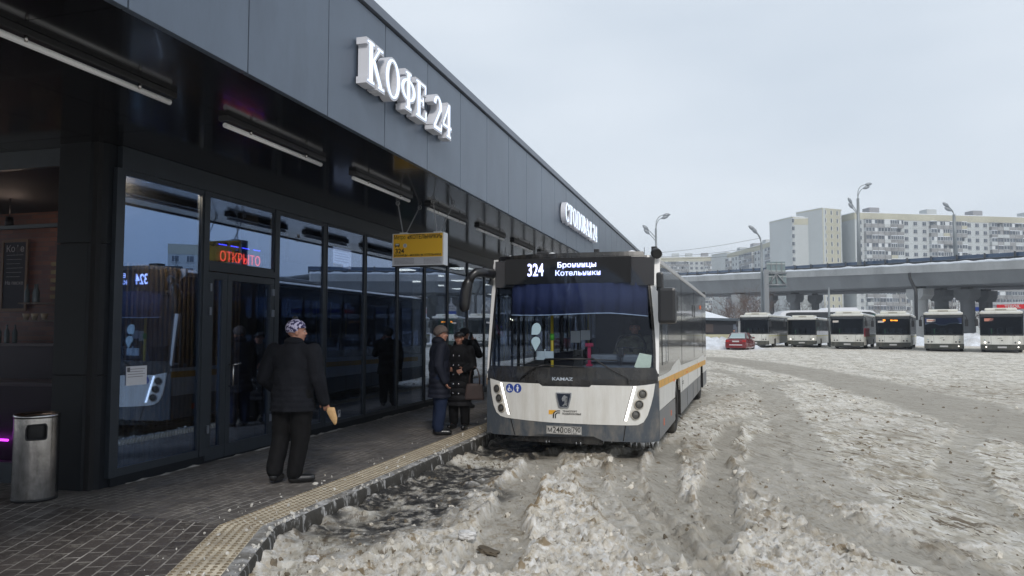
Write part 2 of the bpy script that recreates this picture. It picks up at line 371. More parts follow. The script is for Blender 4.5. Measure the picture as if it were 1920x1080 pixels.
def snow_material():
    m = bpy.data.materials.new('slushy_snow'); m.use_nodes = True; t = m.node_tree; b = t.nodes['Principled BSDF']
    N = t.nodes.new; L = t.links.new
    tc = N('ShaderNodeTexCoord')
    def noise(s, det=5, rough=.6, sc=(1, 1, 1)):
        m0 = N('ShaderNodeMapping'); m0.inputs['Rotation'].default_value = (0, 0, rad(-25)); L(tc.outputs['Object'], m0.inputs[0])
        mp = N('ShaderNodeMapping'); mp.inputs['Scale'].default_value = sc; L(m0.outputs[0], mp.inputs[0])
        n = N('ShaderNodeTexNoise'); n.inputs['Scale'].default_value = s; n.inputs['Detail'].default_value = det; n.inputs['Roughness'].default_value = rough
        L(mp.outputs[0], n.inputs['Vector']); return n.outputs['Fac']
    def ramp(src, p0, p1, c0=(0, 0, 0), c1=(1, 1, 1)):
        r = N('ShaderNodeValToRGB'); r.color_ramp.elements[0].position = p0; r.color_ramp.elements[1].position = p1
        r.color_ramp.elements[0].color = (*c0, 1); r.color_ramp.elements[1].color = (*c1, 1); L(src, r.inputs[0]); return r.outputs[0]
    def mix(f, a, c):
        x = N('ShaderNodeMix'); x.data_type = 'RGBA'
        if isinstance(f, float): x.inputs['Factor'].default_value = f
        else: L(f, x.inputs['Factor'])
        for k, v in (('A', a), ('B', c)):
            if isinstance(v, tuple): x.inputs[k].default_value = (*v, 1)
            else: L(v, x.inputs[k])
        return x.outputs['Result']
    def attr(n):
        a = N('ShaderNodeAttribute'); a.attribute_name = n; return a.outputs['Fac']
    base = ramp(noise(1.1, 8, .66, (3.2, .7, 1)), .38, .62, (.33, .285, .21), (.70, .66, .57))
    base = mix(ramp(noise(5, 8, .66, (2.2, .7, 1)), .48, .58), base, (.77, .745, .69))
    base = mix(ramp(noise(1.9, 8, .64, (5, .8, 1)), .565, .60), base, (.15, .112, .068)); base = mix(ramp(noise(13, 6, .62, (1.9, .7, 1)), .625, .66), base, (.13, .098, .062)); base = mix(ramp(noise(6, 7, .62, (3.2, .8, 1)), .60, .63), base, (.12, .09, .058))     # brown slush
    base = mix(ramp(noise(.35, 4, .6), .5, .7, c1=(.5, .5, .5)), base, (.40, .375, .33))
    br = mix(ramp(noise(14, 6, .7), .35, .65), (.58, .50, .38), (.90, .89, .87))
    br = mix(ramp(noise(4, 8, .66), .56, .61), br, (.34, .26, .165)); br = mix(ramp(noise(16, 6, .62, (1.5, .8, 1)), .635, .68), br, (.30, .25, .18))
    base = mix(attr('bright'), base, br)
    base = mix(attr('mud'), base, ramp(noise(9, 7, .7, (1.6, .9, 1)), .36, .62, (.10, .076, .048), (.32, .26, .18)))
    pk = ramp(noise(2.5, 9, .78, (5, .5, 1)), .34, .66, (.25, .225, .182), (.45, .415, .355))
    pk = mix(ramp(noise(7, 7, .62, (3.6, .7, 1)), .61, .645), pk, (.13, .105, .075))
    base = mix(attr('packed'), base, pk)
    aspm = N('ShaderNodeMath'); aspm.operation = 'MULTIPLY'; L(attr('asphalt'), aspm.inputs[0]); L(ramp(noise(5, 8, .75), .36, .52), aspm.inputs[1])
    base = mix(aspm.outputs[0], base, ramp(noise(30, 5, .7), .4, .7, (.022, .022, .022), (.075, .07, .066)))
    fm = mix(ramp(noise(.8, 6), .4, .7), (.74, .76, .79), (.6, .6, .6))
    base = mix(attr('field'), base, fm)
    L(base, b.inputs['Base Color'])
    rr = mix(aspm.outputs[0], (.75, .75, .75), (.42, .42, .42)); L(rr, b.inputs['Roughness'])
    b.inputs['Specular IOR Level'].default_value = .35
    b1 = N('ShaderNodeBump'); b1.inputs['Strength'].default_value = .8; b1.inputs['Distance'].default_value = .012
    L(noise(26, 9, .8, (1.4, 1, 1)), b1.inputs['Height'])
    b2 = N('ShaderNodeBump'); b2.inputs['Strength'].default_value = .7; b2.inputs['Distance'].default_value = .05
    L(noise(3.4, 9, .78, (3.6, .6, 1)), b2.inputs['Height']); L(b1.outputs[0], b2.inputs['Normal']); L(b2.outputs[0], b.inputs['Normal'])
    return m
M_snow = snow_material()
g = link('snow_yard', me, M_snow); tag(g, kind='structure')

# loose clods lying on the ploughed slush: uncountable, one object
def chunk_cloud(seed=11, N=14000, brown=False):
    rng = np.random.default_rng(seed)
    bm = bmesh.new(); bmesh.ops.create_icosphere(bm, subdivisions=2, radius=1)
    tv = np.array([v.co[:] for v in bm.verts]); tf = np.array([[v.index for v in f.verts] for f in bm.faces]); bm.free()
    y = 3.9*np.exp(rng.random(N)*1.9); x = -3.5+rng.random(N)**1.25*(7+1.0*y)
    # keep most of them in the piles
    H, gr, br, asx, fr, cl, rd = yard(x, y)
    keep = ((curbdist(x, y) > .1) & (rng.random(N) < .12+.6*(rd > .55))) if brown else (curbdist(x, y) > .03) & ((rng.random(N) < np.clip(br*.9-.2, .02, 1)*(1-gr*.93)*(1-asx*.85)))
    x, y, H = x[keep], y[keep], H[keep]; n = len(x)
    s = (.006+.016*rng.random(n)**3.0+.0008*y) if brown else .008+.03*rng.random(n)**4.0+.004*(y > 9)
    s[rng.random(n) < .012] *= 2.0
    V = []; F = []
    for i in range(n):
        d = tv/np.abs(tv).max(axis=1)[:, None]**.35
        q = d*(1+(.6 if brown else .55)*perlin(tv[:, 0]*1.7+i*3.1, tv[:, 1]*1.7+tv[:, 2]*2.3+i))[:, None]
        A = np.array(Euler(tuple(rng.random(3)*6.28)).to_matrix())
        q = (q*np.array([1, .55+.45*rng.random(), .35+.4*rng.random()])*s[i])@A.T
        z = float(terr(np.array(x[i]), np.array(y[i])))+H[i]+s[i]*.15
        V.append(q+np.array([x[i], y[i], z])); F.append(tf+i*len(tv))
    V = np.concatenate(V); F = np.concatenate(F)
    me = bpy.data.meshes.new('dirt_clods' if brown else 'snow_clods'); me.from_pydata(V.tolist(), [], F.tolist()); return me
M_clod = mat('clod_snow', (.60, .565, .50), .85, var=.4, vscale=1.6, bump=.6, bscale=60)
o = link('snow_clods', chunk_cloud(), M_clod); tag(o, 'loose dirty clods of ploughed snow lying over the slushy yard', None, kind='stuff')

M_clodb = mat('clod_brown', (.19, .155, .11), .85, var=.5, vscale=1.2, bump=.6, bscale=60)
o = link('dirt_clods', chunk_cloud(23, 1900, True), M_clodb); tag(o, 'small brown crumbs of frozen dirt strewn over the slushy yard', None, kind='stuff')

def slab(px, py, L, Wd, Hh, rz, m, name, label, cat):
    p = gz(px, py, .04); bm = bmesh.new(); bmesh.ops.create_icosphere(bm, subdivisions=3, radius=1)
    rg = random.Random(int(px))
    for v in bm.verts:
        c = v.co; k = max(abs(c.x), abs(c.y), abs(c.z))**.6; c /= k
        nn = float(perlin(np.array(c.x*1.9+px), np.array(c.y*1.9+c.z*2)))
        v.co = Vector((c.x*L/2, c.y*Wd/2, c.z*Hh/2))*(1+.3*nn)
    me = bpy.data.meshes.new(name); bm.to_mesh(me); bm.free()
    o = link(name, me, m); hh = float(yard(np.array([p.x]), np.array([p.y]))[0][0])
    o.location = (p.x, p.y, hh+Hh*.3); o.rotation_euler = (.1, .12, rz); tag(o, label, cat); return o
M_ice = mat('ice_white', (.58, .57, .56), .35, var=.2, vscale=12, bump=.4, bscale=50)
M_dirt = mat('dirt_slab', (.10, .08, .055), .8, var=.4, vscale=12, bump=.5, bscale=40)
slab(876, 1022, .15, .09, .07, .5, M_ice, 'ice_chunk', 'pale bluish ice chunk lying left of the rut in the foreground', 'ice chunk')
slab(915, 1030, .2, .09, .035, -.35, M_dirt, 'dirt_slab', 'flat brown slab of frozen dirt beside the pale ice chunk', 'frozen dirt')
slab(585, 1046, .1, .07, .06, .2, M_ice, 'ice_chunk', 'small white ice chunk near the kerb corner at the bottom', 'ice chunk')

# ------------------------------------------------------------------ pavement, kerb, tactile strip
def paver_mat(name, rot, row, brick, col, joint, jsz, jlo=.02):
    m = bpy.data.materials.new(name); m.use_nodes = True; t = m.node_tree; b = t.nodes['Principled BSDF']; N = t.nodes.new; L = t.links.new
    tc = N('ShaderNodeTexCoord'); mp = N('ShaderNodeMapping'); mp.inputs['Rotation'].default_value = (0, 0, rot); L(tc.outputs['Object'], mp.inputs[0])
    br = N('ShaderNodeTexBrick'); br.inputs['Scale'].default_value = 1; br.inputs['Brick Width'].default_value = brick; br.inputs['Row Height'].default_value = row
    br.inputs['Mortar Size'].default_value = jsz; br.inputs['Mortar Smooth'].default_value = .4
    br.inputs['Color1'].default_value = (*col, 1); br.inputs['Color2'].default_value = (*[c*.7 for c in col], 1); br.inputs['Mortar'].default_value = (0, 0, 0, 1)
    L(mp.outputs[0], br.inputs['Vector'])
    n = N('ShaderNodeTexNoise'); n.inputs['Scale'].default_value = 2.2; n.inputs['Detail'].default_value = 8; n.inputs['Roughness'].default_value = .7; L(tc.outputs['Object'], n.inputs['Vector'])
    r = N('ShaderNodeValToRGB'); r.color_ramp.elements[0].position = .40; r.color_ramp.elements[1].position = .62; L(n.outputs['Fac'], r.inputs[0])
    r.color_ramp.elements[0].color = (jlo, jlo*.92, jlo*.85, 1); r.color_ramp.elements[1].color = (*joint, 1)
    x = N('ShaderNodeMix'); x.data_type = 'RGBA'; L(br.outputs['Fac'], x.inputs['Factor']); L(br.outputs['Color'], x.inputs['A']); L(r.outputs[0], x.inputs['B'])
    n2 = N('ShaderNodeTexNoise'); n2.inputs['Scale'].default_value = 9; n2.inputs['Detail'].default_value = 9; n2.inputs['Roughness'].default_value = .8; L(tc.outputs['Object'], n2.inputs['Vector'])
    r2 = N('ShaderNodeValToRGB'); r2.color_ramp.elements[0].position = .52; r2.color_ramp.elements[1].position = .62; r2.color_ramp.elements[1].color = (.55, .55, .55, 1); L(n2.outputs['Fac'], r2.inputs[0])
    x2 = N('ShaderNodeMix'); x2.data_type = 'RGBA'; L(r2.outputs[0], x2.inputs['Factor']); L(x.outputs['Result'], x2.inputs['A']); x2.inputs['B'].default_value = (.26, .24, .21, 1)
    L(x2.outputs['Result'], b.inputs['Base Color'])
    r3 = N('ShaderNodeValToRGB'); r3.color_ramp.elements[0].color = (.42, .42, .42, 1); r3.color_ramp.elements[1].color = (.8, .8, .8, 1); r3.color_ramp.elements[0].position = .35; r3.color_ramp.elements[1].position = .6; L(n.outputs['Fac'], r3.inputs[0])
    L(r3.outputs[0], b.inputs['Roughness']); b.inputs['Specular IOR Level'].default_value = .4
    iv = N('ShaderNodeMath'); iv.operation = 'SUBTRACT'; iv.inputs[0].default_value = 1; L(br.outputs['Fac'], iv.inputs[1])
    ad = N('ShaderNodeMath'); ad.operation = 'MULTIPLY_ADD'; L(n2.outputs['Fac'], ad.inputs[0]); ad.inputs[1].default_value = .8; L(iv.outputs[0], ad.inputs[2])
    bp = N('ShaderNodeBump'); bp.inputs['Strength'].default_value = .5; bp.inputs['Distance'].default_value = .006; L(ad.outputs[0], bp.inputs['Height']); L(bp.outputs[0], b.inputs['Normal'])
    return m
BANG = math.atan2(BD.x, -BD.y)
PC = (.135, .122, .115)
M_pave = paver_mat('pavers', rad(90), .10, .2, PC, (.36, .34, .32), .008, .10)
M_pave2 = paver_mat('pavers_bent', rad(90)-BANG, .13, .24, (.085, .072, .067), (.46, .43, .40), .009, .16)
nB = Vector((-BD.y, BD.x))                                  # outward normal of the bent stretch
def bl(off, y=None, s=None):
    """point on a line parallel to the kerb, off metres inside"""
    if s is None: return Vector((CX-off, y))
    k = off*math.tan(BANG/2)
    return Vector((CX-off, BEND.y+k*1.0)) + BD*s
seamL = Vector((-14, 9.6-2.6))
def corner(off): return Vector((CX-off, BEND.y+off*math.tan(BANG/2)*-1))
for nm, a_pts, m in (('pavement', [corner(.50), Vector((CX-.50, 60)), Vector((-14, 60)), Vector((-14, corner(.50).y+1.1))], M_pave),
                     ('pavement_bend', [corner(.50)+BD*8, corner(.50), Vector((-14, corner(.50).y+1.1)), Vector((-14, -6))], M_pave2)):
    o = MB().poly([(p.x, p.y, ZS) for p in a_pts], depth=(0, 0, -.25)).build(nm, m); tag(o, kind='structure')
M_tact = mat('tactile_concrete', (.64, .57, .45), .8, var=.25, vscale=3, bump=.4, bscale=60, dirt=(.33, .28, .22), dscale=6, damt=.9)
M_dome = mat('tactile_dome', (.22, .175, .115), .8, var=.3, vscale=4)
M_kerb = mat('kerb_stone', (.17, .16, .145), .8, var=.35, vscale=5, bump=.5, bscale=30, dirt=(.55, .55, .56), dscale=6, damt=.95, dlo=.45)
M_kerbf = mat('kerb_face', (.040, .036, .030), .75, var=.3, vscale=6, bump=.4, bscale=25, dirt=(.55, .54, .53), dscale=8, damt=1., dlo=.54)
def strip(name, o0, o1, z, m, th=.2):
    mb = MB()
    mb.poly([(p.x, p.y, z) for p in (corner(o0), Vector((CX-o0, 60)), Vector((CX-o1, 60)), corner(o1))], depth=(0, 0, -th))
    mb.poly([(p.x, p.y, z) for p in (corner(o0)+BD*8, corner(o0), corner(o1), corner(o1)+BD*8)], depth=(0, 0, -th))
    o = mb.build(name, m); tag(o, kind='structure'); return o
strip('tactile_paving', .13, .50, ZS+.004, M_tact)
mb = MB()
def dome(x, y):
    z = ZS+.003; mb.lathe([(.019, z), (.015, z+.007), (.004, z+.009)], 7, (x, y, 0))
for r in range(6):
    off = .155+.064*r
    for k in range(330):
        dome(CX-off, corner(off).y+.03+k*.064)
    for k in range(48):
        p = corner(off)+BD*(.03+k*.064); dome(p.x, p.y)
o = mb.build('tactile_domes', M_dome); tag(o, kind='structure')
def kerb():
    """kerb stones with chipped, crusted edges"""
    bm = bmesh.new(); rows = []
    pts = [(corner(0)+BD*(8-s), nB) for s in np.arange(0, 8, .03)]+[(Vector((CX, y)), Vector((1, 0))) for y in np.concatenate([np.arange(corner(0).y, 20, .035), np.arange(20, 60, .3)])]
    for p, n in pts:
        r = []
        for off, z in ((-.13, ZS+.006), (-.09, ZS+.007), (-.05, ZS+.006), (-.015, ZS+.002), (.0, ZS-.02), (.006, .06), (.01, -.12)):
            q = p+n*off; w = float(fbm(np.array(q.x*9+z*12), np.array(q.y*9+z*7), 3))
            e = .007*w if off > -.12 else 0
            r.append(bm.verts.new((q.x+n.x*e, q.y+n.y*e, z+(e if off < 0 else 0))))
        rows.append(r)
    for a, b in zip(rows, rows[1:]):
        for k in range(len(a)-1):
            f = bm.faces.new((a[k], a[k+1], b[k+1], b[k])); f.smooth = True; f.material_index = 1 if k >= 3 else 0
    bmesh.ops.recalc_face_normals(bm, faces=bm.faces)
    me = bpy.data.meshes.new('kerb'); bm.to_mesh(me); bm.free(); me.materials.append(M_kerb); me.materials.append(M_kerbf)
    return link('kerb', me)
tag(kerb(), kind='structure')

def kerb_crumbs():
    rng = np.random.default_rng(5); bm = bmesh.new()
    for i in range(520):
        if rng.random() < .3: q = corner(.0)+BD*(rng.random()*3); n = -nB
        else: q = Vector((CX, corner(0).y+14*rng.random()**1.6)); n = Vector((-1, 0))
        o_ = .02+.75*rng.random()**2.6; p = q+n*o_; s = .004+.016*rng.random()**3
        M = Matrix.Translation((p.x, p.y, ZS+.008+s*.3)) @ Euler(tuple(rng.random(3)*6.28)).to_matrix().to_4x4() @ Matrix.Diagonal((s*(1+rng.random()), s, s*.6, 1))
        bmesh.ops.create_icosphere(bm, subdivisions=1, radius=1, matrix=M)
    me = bpy.data.meshes.new('snow_crumbs'); bm.to_mesh(me); bm.free(); return me
o = link('snow_crumbs', kerb_crumbs(), mat('crumb_snow', (.55, .53, .49), .85, var=.3, vscale=3)); tag(o, 'crumbs of snow kicked over the kerb and tactile strip', None, kind='stuff')

# ------------------------------------------------------------------ bus station building
GXP = -6.28; FX = -3.5; SOF = 3.80; TOP = 5.12; YEND = 44.0
ST = empty('bus_station', (-8, 6.3, 0), 0, 'long low dark grey bus station with overhanging canopy and glass front beside the pavement', 'station building')
def stp(o): o.location = o.location - Vector((-8, 6.3, 0)); return o     # parts are built in world space
def S(mb, name, m, par=None, **k):
    o = mb.build(name, m, ST if par is None else par, **k)
    if par is None: stp(o)
    return o
S(MB().box(-14, FX-.06, -8, YEND, SOF+.03, TOP-.02), 'canopy_core', M_joint)
# fascia panels
k = -11
while 6.07+1.2*k < YEND:
    y0 = 6.07+1.2*k; z0 = SOF-.02
    if y0 > -8: S(MB().box(FX-.055, FX, y0+.007, min(y0+1.193, YEND), z0, TOP, .004), 'fascia_panel', M_fascia)
    k += 1
k = -6
while 6.07+2.4*k < YEND:
    y0 = 6.07+2.4*k
    if y0 > -8: S(MB().box(FX-.3, FX+.035, y0+.003, min(y0+2.397, YEND), TOP+.022, TOP+.125, .006), 'roof_cap', M_capm)
    k += 1
# soffit tiles as one patterned part
mb = MB()
xs = [FX-.06, -4.42-.0, -5.35, -6.28, -7.6, -9.0, -10.4, -12, -14]
for a, b in zip(xs, xs[1:]):
    kk = -6
    while 6.07+2.4*kk < YEND:
        y0 = 6.07+2.4*kk
        if y0 > -8: mb.box(b+.004, a-.004, y0+.004, min(y0+2.396, YEND), SOF, SOF+.025)
        kk += 1
S(mb, 'soffit', M_soffit)
mb = MB(); rg = random.Random(5)      # drift line of snow along the plinth
pts = []; y = 6.7
while y < YEND: pts.append((GXP+.035+rg.uniform(-.015, .02), y, ZS+.002+rg.uniform(-.006, .006))); y += .12
mb.tube(pts, [max(.0, rg.uniform(-.012, .022))+.001 for _ in pts], 6)
S(mb, 'snow_line', mat('snow_line', (.26, .25, .24), .8, var=.3, vscale=8))
# corner pillar
for z0, z1 in ((ZS, 1.33), (1.345, 2.72), (2.735, SOF)):
    S(MB().box(-6.83, -6.42, 6.28, 6.62, z0, z1, .003), 'pillar', M_pillar)
    S(MB().poly([(-6.42+.002, 6.28, z0), (-6.30, 6.40, z0), (-6.30, 6.60, z0), (-6.42+.002, 6.60, z0)], depth=(0, 0, z1-z0)), 'pillar', M_pillar)
S(MB().box(-6.80, -6.335, 6.30, 6.58, ZS, SOF-.001), 'pillar_core', M_joint)
# glass front along the platform
MUL = [6.52, 7.93, 9.47]+[10.88+1.4*i for i in range(24)]
MUL = [m for m in MUL if m < YEND]
HEAD = SOF-.24
S(MB().box(GXP-.06, GXP+.05, MUL[0], YEND, HEAD, SOF-.002, .004), 'head_beam', M_frame)
S(MB().box(GXP-.07, GXP+.01, MUL[0], YEND, ZS-.02, ZS+.10), 'plinth', M_pillar)
for i, y in enumerate(MUL):
    w = .05 if i < 3 else .034
    S(MB().box(GXP-.07, GXP+.035 if i < 3 else GXP+.012, y-w, y+w, ZS+.1, HEAD, .003), 'mullion', M_frame)
def pane(y0, y1, z0, z1, par, nm='window_pane'):
    o = MB().box(GXP-.012, GXP-.002, y0, y1, z0, z1).build(nm, M_glass, par); return o
for i, (a, b) in enumerate(zip(MUL, MUL[1:])):
    w = .05 if i < 3 else .034
    if i == 1: continue
    fr = MB(); fw = .055 if i < 3 else .028
    z0, z1 = ZS+.1, HEAD
    fr.box(GXP-.05, GXP+.02, a+w, b-w, z0, z0+fw+.03); fr.box(GXP-.05, GXP+.02, a+w, b-w, z1-fw, z1)
    fr.box(GXP-.05, GXP+.02, a+w, a+w+fw*.6, z0+fw+.03, z1-fw); fr.box(GXP-.05, GXP+.02, b-w-fw*.6, b-w, z0+fw+.03, z1-fw)
    f = S(fr, 'window', M_frame)
    pane(a+w+fw*.6, b-w-fw*.6, z0+fw+.03, z1-fw, f)
# entrance: transom light, narrow leaf, wide leaf
a, b = MUL[1], MUL[2]; ZT = 2.56
S(MB().box(GXP-.06, GXP+.04, a+.05, b-.05, ZT, ZT+.09, .003), 'transom', M_frame)
fr = MB().box(GXP-.05, GXP+.02, a+.05, b-.05, HEAD-.05, HEAD).box(GXP-.05, GXP+.02, a+.05, b-.05, ZT+.09, ZT+.13).box(GXP-.05, GXP+.02, a+.05, a+.07, ZT+.12, HEAD-.04).box(GXP-.05, GXP+.02, b-.07, b-.05, ZT+.12, HEAD-.04)
f = S(fr, 'window', M_frame); pane(a+.05, b-.05, ZT+.13, HEAD-.05, f)
def leaf(y0, y1, nm, wst, lab):
    fr = MB(); z0, z1 = ZS+.03, ZT-.01
    fr.box(GXP-.03, GXP+.03, y0, y1, z0, z0+.16, .004); fr.box(GXP-.03, GXP+.03, y0, y1, z1-.09, z1, .004)
    fr.box(GXP-.03, GXP+.028, y0, y0+wst, z0+.16, z1-.09, .004); fr.box(GXP-.03, GXP+.028, y1-wst, y1, z0+.16, z1-.09, .004)
    d = S(fr, nm, M_frame); d['label'] = lab
    pane(y0+wst, y1-wst, z0+.16, z1-.09, d, 'door_glass')
    return d
d1 = leaf(a+.055, a+.43, 'door', .1, 'narrow fixed door leaf')
d2 = leaf(a+.44, b-.055, 'door', .09, 'wide glazed door leaf with a bar handle')
MB().tube([(GXP+.03, a+.5, 1.36), (GXP+.09, a+.5, 1.36), (GXP+.09, a+.5, 1.08), (GXP+.03, a+.5, 1.08)], .011, m=M_steel).tube([(GXP+.09, a+.5, 1.36), (GXP+.09, a+.66, 1.37)], .01, m=M_steel).build('handle', M_steel, d2)
for z in (.52, 2.0, 2.3):
    MB().box(GXP+.03, GXP+.055, b-.13, b-.075, z, z+.1, .004).build('hinge', M_capm, d2)
    MB().box(GXP+.03, GXP+.055, a+.065, a+.1, z, z+.1, .004).build('hinge', M_capm, d1)
# cafe front facing the camera, left of the pillar
CY = 6.42
S(MB().box(-14, -6.83, CY-.02, CY+.04, SOF-.2, SOF-.002), 'head_beam', M_frame)
S(MB().box(-14, -6.83, CY-.02, CY+.04, ZS, ZS+.22), 'plinth', M_frame)
for x in (-6.86, -8.3, -9.8, -11.3, -12.8):
    S(MB().box(x-.03, x+.03, CY-.03, CY+.04, ZS+.22, SOF-.2), 'mullion', M_frame)
f = S(MB().box(-14, -6.89, CY-.02, CY+.03, 2.93, 2.97), 'window', M_frame)
M_glasscafe = glassmat('cafe_glass', (.75, .75, .78), (.5, .5, .6), .004, 1.12, .0)
MB().box(-14, -6.89, CY, CY+.008, ZS+.22, 2.93).build('window_pane', M_glasscafe, f)
MB().box(-14, -6.89, CY, CY+.008, 2.97, SOF-.2).build('window_pane', M_glasscafe, f)
# interior
M_floorin = mat('inner_floor', (.20, .20, .20), .35)
M_brick = bpy.data.materials.new('inner_brick'); M_brick.use_nodes = True
t = M_brick.node_tree; N = t.nodes.new; L = t.links.new; tc = N('ShaderNodeTexCoord')
mp = N('ShaderNodeMapping'); mp.inputs['Rotation'].default_value = (rad(90), 0, 0); L(tc.outputs['Object'], mp.inputs[0])
br = N('ShaderNodeTexBrick'); br.inputs['Scale'].default_value = 1; br.inputs['Brick Width'].default_value = .25; br.inputs['Row Height'].default_value = .075; br.inputs['Mortar Size'].default_value = .006
br.inputs['Color1'].default_value = (.26, .10, .05, 1); br.inputs['Color2'].default_value = (.14, .055, .035, 1); br.inputs['Mortar'].default_value = (.12, .09, .07, 1)
L(mp.outputs[0], br.inputs['Vector']); L(br.outputs['Color'], t.nodes['Principled BSDF'].inputs['Base Color'])
S(MB().box(-14, -6.36, CY+.1, YEND, ZS-.1, ZS-.006), 'interior_floor', M_floorin)
S(MB().box(-14, -6.95, 9.40, 9.5, ZS, SOF), 'brick_wall', M_brick)
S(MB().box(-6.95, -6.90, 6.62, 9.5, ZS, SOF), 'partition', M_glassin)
S(MB().box(-13.9, -6.4, 6.6, 9.4, SOF-.09, SOF-.05), 'cafe_ceiling', M_joint)
mb = MB()
for i in range(36):
    y = 6.62+.083*i; mb.box(-6.895, -6.855, y, y+.032, ZS, 2.62)
S(mb, 'slat_screen', M_slat)
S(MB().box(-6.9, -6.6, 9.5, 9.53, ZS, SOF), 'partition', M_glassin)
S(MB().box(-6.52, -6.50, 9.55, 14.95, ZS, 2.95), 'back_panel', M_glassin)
S(MB().box(-6.9, -6.86, 9.55, 15.0, 2.95, SOF-.06), 'partition', mat('inner_grey', (.10, .10, .11), .6))
M_wallin = mat('inner_wall', (.42, .45, .43), .6, var=.1)
M_ceilin = mat('inner_ceiling', (.35, .36, .36), .7)
S(MB().box(-13.2, -13.1, 9.5, YEND, ZS, SOF), 'interior_wall', M_wallin)
S(MB().box(-13, -6.95, 15.0, 15.1, ZS, SOF), 'partition', M_wallin)
S(MB().box(-13, -6.4, 15.1, YEND, SOF-.09, SOF-.05), 'interior_ceiling', M_ceilin)
M_lamp = mat('ceiling_lamp', (.9, .9, .9), .4, emis=(1, .97, .86), estr=3.)
for y in np.arange(16.2, YEND-1, 2.6):
    for x in (-7.7, -9.6, -11.5):
        S(MB().box(x-.28, x+.28, y-.28, y+.28, SOF-.11, SOF-.091), 'ceiling_lamp', M_lamp)
M_green = mat('inner_green', (.10, .42, .22), .5)
for y in (18.5, 22.5, 27, 32):
    S(MB().box(-9.3, -9.0, y, y+.3, ZS, SOF-.1), 'column', M_wallin)
    S(MB().box(-12.9, -12.7, y+.6, y+2.2, .9, 2.6), 'kiosk_panel', M_green)
# a warm downlight in the ceiling behind the first window
S(MB().lathe([(0, SOF-.105), (.05, SOF-.105), (.055, SOF-.09)], 12, (-6.62, 7.35, 0)), 'downlight', mat('downlight', (1, .8, .5), .4, emis=(1, .62, .3), estr=6))
dl = bpy.data.lights.new('downlight', 'POINT'); dl.energy = 70; dl.color = (1, .75, .5); dl.shadow_soft_size = .06
dlo = bpy.data.objects.new('downlight_lamp', dl); COL.objects.link(dlo); dlo.location = (-6.62, 7.35, SOF-.16)
# cafe fittings
def thing(name, loc, rz, label, cat, group=None): return empty(name, loc, rz, label, cat, group)
bar = thing('bar_counter', (-9.6, 7.5, ZS), 0, 'dark cafe bar counter behind the glass at the left edge', 'bar counter')
MB().box(-2.6, 2.2, 0, .5, 0, .95).build('front', mat('bar_dark', (.03, .022, .03), .5), bar)
MB().box(-2.65, 2.25, -.05, .55, .95, 1.0, .008).build('countertop', mat('bar_top', (.12, .10, .10), .3), bar)
MB().tube([(-2.6, -.07, .27), (.85, -.07, .27)], .014).build('light_strip', M_magenta, bar)
p = Vector((-11.0, 9.36, 2.67))
bk = thing('back_counter', (-10.4, 8.95, ZS), 0, 'tall dark back counter under the cafe bottles', 'counter')
MB().box(-3, 3, 0, .4, 0, 1.42).build('front', MATS['bar_dark'], bk)
MB().box(-3.05, 3.05, -.03, .42, 1.42, 1.46, .006).build('countertop', MATS['bar_top'], bk)
cb = thing('chalkboard', (p.x, 9.36, p.z-.55), 0, 'wooden framed chalkboard menu hanging on the brick wall of the cafe', 'chalkboard')
fr = MB().box(-.27, -.23, -.03, 0, 0, 1.15).box(.23, .27, -.03, 0, 0, 1.15).box(-.23, .23, -.03, 0, 0, .04).box(-.23, .23, -.03, 0, 1.11, 1.15)
fr.build('frame', mat('frame_wood', (.22, .13, .05), .5), cb)
MB().box(-.23, .23, -.015, 0, .04, 1.11).build('board', mat('chalkboard', (.03, .033, .035), .7), cb)
M_chalk = mat('chalk', (.6, .6, .58), .8)
text_on('lettering', 'Кофе', .15, facing((0, -.017, 1.0)), M_chalk, cb, extrude=.001)
text_on('lettering', 'На песке', .085, facing((0, -.017, .45)), M_chalk, cb, extrude=.001)
for i in range(6): MB().box(-.17, .17-.03*(i % 3), -.018, -.016, .9-.07*i, .905-.07*i).build('chalk_line', M_chalk, cb)
sh = thing('back_bar_shelf', (-10.35, 9.2, 1.95), 0, 'small stepped shelf with cups on the cafe brick wall', 'shelf')
M_shelf = mat('shelf_wood', (.16, .12, .07), .5)
for z in (0, .27): MB().box(-.25, .5, -.12, .16, z, z+.02).build('board', M_shelf, sh)
M_strb = mat('striped_panel', (.33, .28, .12), .6)
for i in range(5): MB().box(.08, .5, .15, .19, .36+.13*i, .42+.13*i).build('panel', M_strb, sh)
M_bottle = mat('bottle_glass', (.10, .16, .16), .1, coat=.5); M_cup = mat('cup_cream', (.6, .55, .38), .4)
bp_ = MB().lathe([(0, 0), (.035, 0), (.037, .02), (.037, .17), (.014, .23), (.012, .29), (0, .29)], 12).build('bottle', M_bottle)
tag(bp_, None, 'bottle', 'bottles on the cafe bar')
labs = ['first dark bottle from the left on the bar counter', 'second dark bottle on the bar counter left of the shelf', 'third bottle on the bar counter', 'dark bottle at the right end of the counter row',
        'left bottle on the upper cafe shelf', 'middle bottle on the upper cafe shelf', 'right bottle on the upper cafe shelf']
locs = [(-10.98, 9.1, 1.61), (-10.88, 9.15, 1.61), (-10.79, 9.08, 1.61), (-10.68, 9.12, 1.61), (-10.50, 9.15, 2.24), (-10.40, 9.2, 2.24), (-10.30, 9.15, 2.24)]
for i, (lb, lc) in enumerate(zip(labs, locs)):
    c = bp_ if i == 0 else bp_.copy()
    if i: COL.objects.link(c)
    c.location = lc; c['label'] = lb
cp = MB().lathe([(0, 0), (.03, 0), (.055, .1), (.05, .1), (.028, .01), (0, .01)], 14).build('cup', M_cup); tag(cp, None, 'cup', 'cream cups on the lower cafe shelf')
